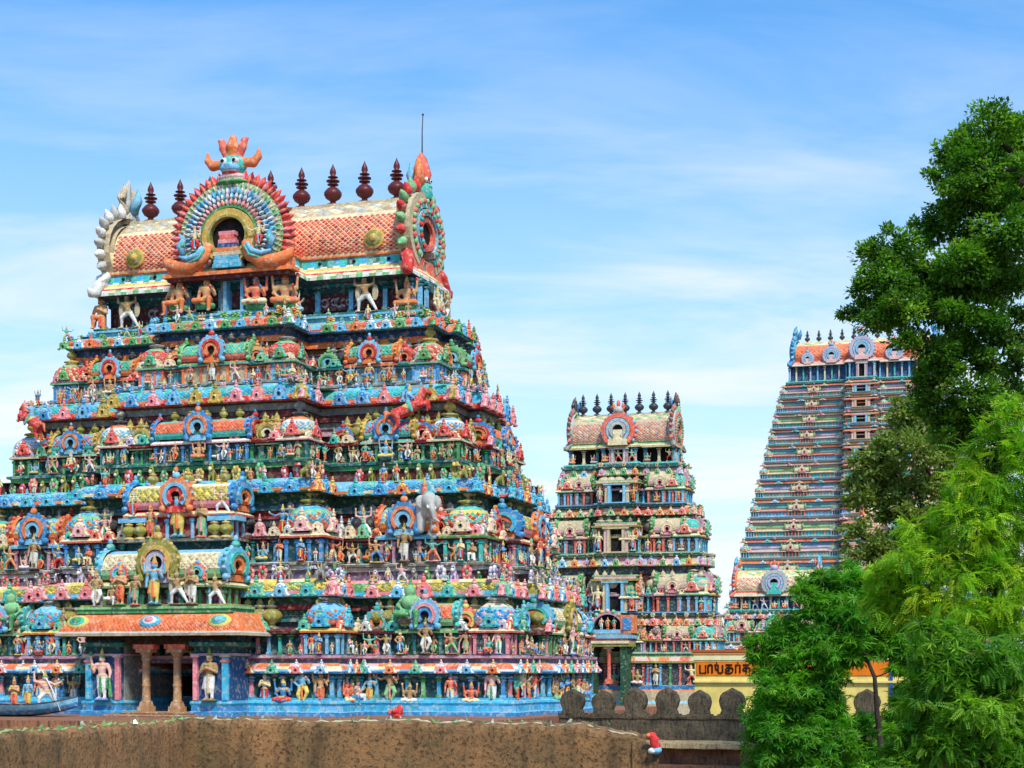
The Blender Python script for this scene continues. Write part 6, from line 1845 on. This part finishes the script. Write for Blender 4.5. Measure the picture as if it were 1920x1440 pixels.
# pale mortar bead the glass is set in
m = MB()
for part_, cc_ in ((lambda x: x < -3.78, lin(150, 186, 104)), (lambda x: x >= -3.82, lin(196, 190, 156))):
    ii = [i for i in range(n) if part_(segs[i][0])]
    pts_, rr = [], []
    for i in ii:
        a, b = segs[max(0, i - 2)], segs[min(n - 1, i + 2)]
        dx, dy = b[0] - a[0], b[1] - a[1]; l = math.hypot(dx, dy)
        vv = v_top[i]
        pts_.append((vv[0] - dy / l * (.04 + .02 * rnd(i, 8)), vv[1] + dx / l * .04, vv[2] + .012 * rnd(i * 3, 4))); rr.append(max(.004, .014 + .016 * rnd(i, 21) + .010 * rnd(i // 6, 2)))
    m.tube(pts_, rr, cc_, 6)
link('mortar_bead', m.mesh('mortar_bead', M_YELLOW), bw)
# painted knob at the broken end
m = MB()
V_, Q_, T_ = surface([('e', (.02, 0, .05), (.06, .045, .045), 'b'), ('e', (-.03, -.01, .04), (.04, .04, .03), 'w'), ('c', (-.02, 0, .20), (.01, 0, .10), .04, .05, 'r'), ('e', (-.045, 0, .20), (.045, .03, .03), 'o'), ('c', (.02, -.02, .16), (.05, -.01, .09), .03, .02, 'r')], .008, .012)
kn_me = arrays_mesh('painted_knob', V_, Q_, np.array([P[{'b': 'lblue', 'w': 'white', 'r': 'red', 'o': 'orange'}[t]] for t in T_]), M_PAINT, True)
link('painted_knob', kn_me, None, (1.50, 17.99, .70), label='small red and pale blue painted knob at the broken wall end', cat='ornament')
# red cloth bundle
m = MB()
for i in range(9):
    m.ball((random.uniform(-.16, .16), random.uniform(-.1, .1), random.uniform(.08, .26)), (random.uniform(.10, .2), random.uniform(.1, .16), random.uniform(.08, .2)), vary(P['red'], .1), 8, 6)
link('cloth_bundle', m.mesh('cloth_bundle', M_PAINT), None, (-3.80, 56.3, 0), label='bright red cloth bundle at the foot of the large tower', cat='cloth')

# boat sculpture
boat = link('boat_sculpture', None, None, (-17.1, 58.0, 0), R(-10), label='blue and grey boat sculpture with two painted figures, lower left', cat='sculpture')
m = MB()
ns = 18; v, f, cc = [], [], []
prof = [(0, 0), (.30, .06), (.52, .22), (.62, .40), (.66, .46), (.56, .46), (.45, .30)]
for i in range(ns + 1):
    t = -1 + 2 * i / ns
    w = (1 - abs(t) ** 2.4); x = t * 2.5; lift = .34 * abs(t) ** 2.6
    for s in (-1, 1):
        for (y, z) in prof: v.append((x, s * y * w * 1.0, z * (1 - .2 * abs(t)) + lift))
k_ = 14
cs = C('dblue', 'blue', 'lblue', 'dgrey', 'blue', 'grey')
for i in range(ns):
    for s in (0, 1):
        for j in range(6):
            a = i * k_ + s * 7 + j
            q = (a, a + 1, a + k_ + 1, a + k_)
            f.append(q if s == 1 else q[::-1]); cc.append(cs[j])
    f.append((i * k_ + 6, (i + 1) * k_ + 6, (i + 1) * k_ + 13, i * k_ + 13)); cc.append(P['grey'])
m.add(v, f, cc, True)
link('hull', m.mesh('hull', M_PAINT), boat)
link('statue', STATUE[('n', 'stand', 1)], boat, (.75, -.1, .28), R(-10), .95)
link('statue', STATUE[('n', 'lunge', 2)], boat, (1.45, -.15, .24), R(25), 1.18)
link('statue', STATUE[('n', 'pray', 0)], boat, (.2, 0, .28), 0, .9)
m = MB(); m.tube([(2.0, -.3, .2), (1.7, -.25, .9), (1.25, -.2, 1.65)], [.02, .025, .02], P['white'], 6)
link('boat_pole', m.mesh('boat_pole', M_PAINT), boat)

# ------------------------------------------------------------------ trees
def leaf_tri(l, w, fold=.25):
    """one folded leaf along +x"""
    V = np.array([(0, 0, 0), (l * .5, w, -w * fold), (l, 0, 0), (l * .5, -w, -w * fold)])
    F = np.array([(0, 2, 1), (0, 3, 2)])
    return V, F
def rosette(n, l, w, droop, r):
    Vs, Fs = [], []
    for i in range(n):
        V, F = leaf_tri(l * r.uniform(.7, 1.1), w)
        V[:, 2] -= droop * (V[:, 0] / l) ** 2 * l
        t = 2 * math.pi * i / n + r.uniform(-.3, .3)
        c, s = math.cos(t), math.sin(t)
        V = np.stack([V[:, 0] * c - V[:, 1] * s, V[:, 0] * s + V[:, 1] * c, V[:, 2] + r.uniform(-.2, .3) * V[:, 0]], -1)
        Fs.append(F + 4 * i); Vs.append(V)
    return np.concatenate(Vs), np.concatenate(Fs)
def frond(n, L_, l, w, r):
    """feathery compound leaf: pairs of leaflets along a drooping stalk"""
    Vs, Fs = [], []
    k = 0
    for i in range(n):
        for s in (-1, 1):
            V, F = leaf_tri(l * (1 - .5 * (i / n) ** 2), w)
            t = s * R(62)
            c, q = math.cos(t), math.sin(t)
            x = L_ * (i + .6) / n
            V = np.stack([V[:, 0] * c - V[:, 1] * q + x, V[:, 0] * q + V[:, 1] * c, V[:, 2] - .35 * x * x / L_ - .25 * np.hypot(V[:, 0], V[:, 1])], -1)
            Vs.append(V); Fs.append(F + 4 * k); k += 1
    return np.concatenate(Vs), np.concatenate(Fs)

def spread(temps, pos, dirs, cols, roll=1.2):
    """copies of leaf templates at pos pointing along dirs, returns arrays"""
    Vo, Fo, Co, off = [], [], [], 0
    n = len(pos)
    which = rng.integers(0, len(temps), n)
    d = dirs / np.linalg.norm(dirs, axis=1, keepdims=True)
    up = np.tile(np.array([0, 0, 1.0]), (n, 1)) + rng.normal(0, .35, (n, 3))
    y = np.cross(up, d); y /= np.linalg.norm(y, axis=1, keepdims=True) + 1e-9
    z = np.cross(d, y)
    sc = rng.uniform(.7, 1.25, n)
    for k, (V, F) in enumerate(temps):
        I = np.nonzero(which == k)[0]
        if len(I) == 0: continue
        W = (V[None, :, 0, None] * d[I][:, None, :] + V[None, :, 1, None] * y[I][:, None, :] + V[None, :, 2, None] * z[I][:, None, :]) * sc[I][:, None, None] + pos[I][:, None, :]
        m_ = len(V)
        Fi = F[None] + (np.arange(len(I)) * m_)[:, None, None] + off
        Vo.append(W.reshape(-1, 3)); Fo.append(Fi.reshape(-1, 3)); off += len(I) * m_
        Co.append(np.repeat(cols[I], len(F), axis=0) * rng.uniform(.85, 1.15, (len(I) * len(F), 1)))
    return np.concatenate(Vo), np.concatenate(Fo), np.clip(np.concatenate(Co), 0, 1)

def tree(name, label, trunk, clumps, temps, dens, palette, D, sub=9, droop=.15, outw=.9, twig=.02, tight=.34, limb_k=1.0, lobes=2):
    """clumps: (pixel x, pixel y, pixel radius, distance offset); each becomes a ball of leaf sprays on its own limb"""
    root = link(name, None, None, trunk[0], label=label, cat='tree')
    base = Vector(trunk[0])
    wood = MB()
    pts = [Vector(p) for p in trunk]
    wood.tube([p - base for p in pts], trunk_r(len(pts), trunk_rad[name if False else label]), P['brown'], 9)
    PO, DI, CO = [], [], []
    pal = np.array([lin(*c) for c in palette])
    extra = []
    for (x, y, r, dd) in clumps:             # smaller side lobes break up the outline
        for q in range(lobes):
            t = random.uniform(0, 6.28)
            extra.append((x + math.cos(t) * r * random.uniform(.75, 1.15), y + math.sin(t) * r * random.uniform(.7, 1.05), r * random.uniform(.35, .55), dd + random.uniform(-1, 1) * r / FPX * D))
    dense_pts = [pts[i].lerp(pts[i + 1], q / 6) for i in range(2, len(pts) - 1) for q in range(6)] + [pts[-1]]
    nodes = list(dense_pts)
    tr_ = [Vector(p) for p in dense_pts]
    order = sorted(clumps, key=lambda q: min((Vector(px(q[0], q[1], D + q[3])) - t_).length for t_ in tr_))
    for (x, y, r, dd) in order + extra:
        Dc = D + dd
        c = Vector(px(x, y, Dc)); R_ = r / FPX * Dc
        # limb from the nearest lower trunk point
        best = min(nodes, key=lambda q: (q - c).length + (.4 * (q.z - c.z) if q.z > c.z else 0))
        nodes.append(c)
        mid = best.lerp(c, .5) + Vector((random.uniform(-.2, .2), random.uniform(-.2, .2), -.08 * (c - best).length))
        rr = max(.015, (.045 * R_ ** .5 + .012 * (c - best).length) * limb_k)
        wood.tube([best - base, mid - base, c - base], [rr * 1.3, rr, rr * .5], P['brown'], 6)
        nsub = sub
        for s in range(nsub):
            v = Vector(rng.normal(0, 1, 3)); v.normalize()
            if v.z < -.3: v.z *= .4
            e = c + Vector((v.x, v.y, v.z * .85)) * R_ * random.uniform(.45, .85)
            wood.tube([c - base, c.lerp(e, .5) - base + Vector((0, 0, .05 * R_)), e - base], [rr * .45, twig, twig * .5], P['brown'], 4, False)
            n = int(dens * R_ * R_ / nsub * random.uniform(.6, 1.3))
            o = rng.normal(0, 1, (n, 3)); o /= np.linalg.norm(o, axis=1, keepdims=True)
            rad = R_ * tight * rng.uniform(.25, 1.0, (n, 1)) ** .6 * random.uniform(.8, 1.35)
            ps = np.array(e) + o * rad * np.array([1.15, 1.15, .75])
            PO.append(ps)
            out_ = (ps - np.array(c)); out_ /= np.linalg.norm(out_, axis=1, keepdims=True) + 1e-6
            DI.append(out_ * outw + rng.normal(0, .55, (n, 3)) + np.array([0, 0, -droop]))
            tone = pal[rng.integers(0, len(pal))] * .5 + pal[rng.integers(0, len(pal))] * .5
            CO.append(np.tile(tone, (n, 1)) * rng.uniform(.75, 1.25, (n, 1)))
    V, F, Cc = spread(temps, np.concatenate(PO), np.concatenate(DI), np.concatenate(CO))
    link('trunk', wood.mesh('trunk', M_BARK), root)
    link('crown', arrays_mesh('crown', V - np.array(base), F, Cc, M_LEAF), root)
    return len(F)
trunk_rad = {}
def trunk_r(n, r): return [r[0] + (r[1] - r[0]) * i / (n - 1) for i in range(n)]
rr_ = random.Random(3)
LA_ = 'tall dark green broad-leaved tree rising at the right edge'
trunk_rad[LA_] = (.55, .12)
DA = 42.0
tA = [(15.2, DA + 1, -7), (15.0, DA + 1, -1), (14.4, DA + .5, 4.0), (13.9, DA, 8.0), (13.0, DA, 11.5), (12.4, DA, 14.3)]
cA = [(1860, 235, 58, 0), (1905, 270, 60, 1), (1800, 290, 48, .5), (1850, 320, 70, -.5), (1910, 360, 70, 0), (1785, 345, 42, .4), (1830, 400, 66, .3), (1895, 440, 72, -.6), (1768, 405, 36, .8), (1745, 445, 34, 1), (1690, 470, 42, 0), (1640, 480, 40, .5), (1625, 525, 34, 0), (1670, 530, 50, -.3),
      (1740, 520, 52, .5), (1800, 500, 60, -.5), (1860, 530, 64, .5), (1915, 540, 56, 0), (1615, 585, 30, .6), (1650, 600, 44, 0), (1710, 590, 56, -.3), (1770, 580, 58, .8), (1830, 610, 58, 0), (1890, 625, 46, .5), (1740, 660, 52, 0), (1800, 670, 50, .8), (1760, 725, 44, .3),
      (1820, 735, 44, 0), (1850, 780, 40, .5), (1790, 775, 46, .9), (1860, 690, 30, .5), (1830, 810, 34, 1), (1740, 760, 42, .8), (1780, 815, 40, 1.2), (1880, 745, 34, 1.2), (1910, 690, 34, 1.4), (1800, 640, 50, 1.4), (1860, 590, 50, 1.6), (1780, 540, 46, 1.6), (1860, 470, 56, 1.5), (1660, 560, 40, 1)]
tree('broad_leaved_tree', LA_, tA, cA, [leaf_tri(.125, .036), leaf_tri(.105, .038), leaf_tri(.14, .034)], 3900, [(94, 142, 40), (70, 120, 34), (128, 168, 56), (58, 102, 30), (106, 152, 48)], DA, sub=12, tight=.46)
LB_ = 'sparse olive green tree in front of the tallest tower'
trunk_rad[LB_] = (.5, .12)
DB = 92.0
tB = [(24.5, DB, -7), (23.6, DB, 0), (22.8, DB, 6), (22.0, DB, 11)]
cB = [(1700, 790, 40, 0), (1740, 800, 46, 1), (1668, 835, 38, 0), (1720, 850, 50, -1), (1772, 850, 44, 1), (1630, 880, 34, 0), (1690, 900, 42, 1), (1755, 905, 50, 0), (1612, 935, 32, 0), (1660, 960, 34, 1), (1735, 965, 46, 0), (1600, 990, 26, 0), (1640, 1020, 36, 0), (1700, 1020, 40, 1), (1750, 1040, 44, 0), (1610, 1045, 26, 0), (1650, 920, 34, 1), (1700, 960, 40, 1.5), (1660, 1060, 36, 1), (1780, 800, 44, 1), (1620, 905, 26, 1)]
tree('olive_tree', LB_, tB, cB, [leaf_tri(.26, .09), leaf_tri(.3, .08)], 620, [(134, 154, 72), (112, 138, 58), (154, 166, 92), (104, 134, 58)], DB, sub=10, tight=.50, twig=.03)
LD_ = 'mid green bushy tree with forked bare stem in front of the parapet'
trunk_rad[LD_] = (.085, .03)
DD = 33.0
f0 = px(1668, 1440, DD)
tD = [(f0[0] + .15, DD, -7), (f0[0], DD, f0[2] - .6), px(1652, 1400, DD), px(1645, 1340, DD), px(1640, 1270, DD), px(1610, 1200, DD)]
cD = [(1590, 1085, 34, 0), (1560, 1110, 36, .3), (1625, 1110, 44, 0), (1530, 1140, 40, -.3), (1580, 1150, 50, -.4), (1650, 1150, 46, .2), (1495, 1180, 40, 0), (1545, 1200, 48, -.3), (1690, 1170, 40, .3), (1455, 1205, 38, 0), (1500, 1230, 46, -.2), (1610, 1200, 46, .2), (1440, 1228, 28, .1), (1452, 1262, 42, 0), (1480, 1290, 50, -.3),
      (1540, 1265, 50, 0), (1432, 1312, 32, 0), (1450, 1340, 48, -.2), (1510, 1330, 46, .2), (1560, 1310, 36, .4), (1680, 1220, 36, .4), (1440, 1390, 36, 0), (1470, 1400, 44, -.3), (1530, 1390, 40, .3), (1432, 1435, 34, 0), (1580, 1370, 26, .5), (1480, 1440, 46, 0), (1640, 1215, 36, .3), (1670, 1120, 44, .4), (1710, 1140, 40, .5), (1700, 1200, 44, .5), (1650, 1180, 44, .5), (1590, 1240, 36, .4), (1560, 1350, 30, .6), (1600, 1410, 30, .7), (1550, 1430, 36, .4), (1700, 1250, 30, .6), (1520, 1100, 30, .3), (1620, 1360, 34, .6), (1660, 1400, 36, .7), (1600, 1440, 40, .5), (1680, 1340, 30, .8), (1640, 1440, 40, .3), (1700, 1310, 30, .9), (1560, 1390, 40, .2), (1500, 1360, 44, 0)]
tree('bushy_tree', LD_, tD, cD, [rosette(8, .17, .016, .35, rr_), rosette(7, .19, .017, .45, rr_), rosette(9, .14, .015, .3, rr_), leaf_tri(.12, .022)], 1350, [(88, 160, 34), (66, 136, 30), (130, 190, 48), (76, 146, 38), (104, 150, 40)], DD, sub=11, tight=.52, twig=.009, limb_k=.42)
LC_ = 'bright yellow-green feathery tree filling the lower right corner'
trunk_rad[LC_] = (.15, .05)
DC = 26.0
tC = [(7.9, DC, -7), (7.8, DC, -1), (7.6, DC, 1.6), (7.35, DC, 3.2), (7.4, DC, 4.8)]
cC = [(1905, 775, 38, 0), (1880, 830, 48, 0), (1915, 850, 44, -0.3), (1830, 868, 40, 0.2), (1870, 910, 56, -0.2), (1810, 915, 40, 0), (1915, 940, 56, 0.2), (1770, 960, 40, 0.1), (1830, 980, 54, -0.3), (1890, 1010, 60, 0), (1730, 1000, 36, 0.2), (1705, 1050, 42, 0), (1770, 1050, 52, -0.2), (1840, 1070, 58, 0.1), (1910, 1090, 58, -0.2), (1690, 1095, 34, 0.3), (1745, 1120, 50, 0), (1810, 1150, 58, -0.3), (1880, 1170, 60, 0), (1665, 1075, 34, 0.3), (1660, 1130, 34, 0.4), (1690, 1150, 36, 0.3)]
tree('feathery_tree', LC_, tC, cC, [frond(8, .22, .055, .010, rr_), frond(7, .18, .055, .010, rr_), rosette(6, .12, .014, .3, rr_)], 2500, [(134, 184, 26), (108, 166, 26), (160, 198, 36), (88, 146, 28), (176, 196, 46)], DC, sub=11, tight=.55, limb_k=.6, droop=.5, twig=.01)

LE_ = 'deep green feathery shrub below the bright tree, lower right'
trunk_rad[LE_] = (.10, .04)
DE = 24.0
tE = [(6.9, DE, -7), (6.8, DE, -1.2), (6.6, DE, .2), (6.5, DE, 1.2)]
cE = [(1770, 1200, 46, 0.2), (1840, 1240, 58, -0.2), (1910, 1260, 56, 0.1), (1790, 1275, 50, 0), (1760, 1330, 44, 0.2), (1830, 1330, 56, -0.3), (1900, 1350, 58, 0), (1780, 1400, 52, -0.1), (1850, 1420, 58, 0.1), (1915, 1430, 50, -0.2), (1720, 1290, 30, 0.4), (1730, 1370, 34, 0.4), (1725, 1425, 38, 0.3), (1860, 1290, 50, 0.5), (1800, 1350, 46, 0.6), (1880, 1400, 50, 0.6), (1750, 1240, 40, 0.3), (1720, 1330, 30, 0.5), (1700, 1400, 34, 0.5), (1690, 1440, 36, 0.4)]
tree('feathery_shrub', LE_, tE, cE, [frond(8, .20, .06, .012, rr_), rosette(7, .15, .016, .4, rr_)], 2000, [(104, 158, 34), (82, 138, 32), (132, 176, 44), (88, 142, 34)], DE, limb_k=.6, sub=11, tight=.55, droop=.45, twig=.01)
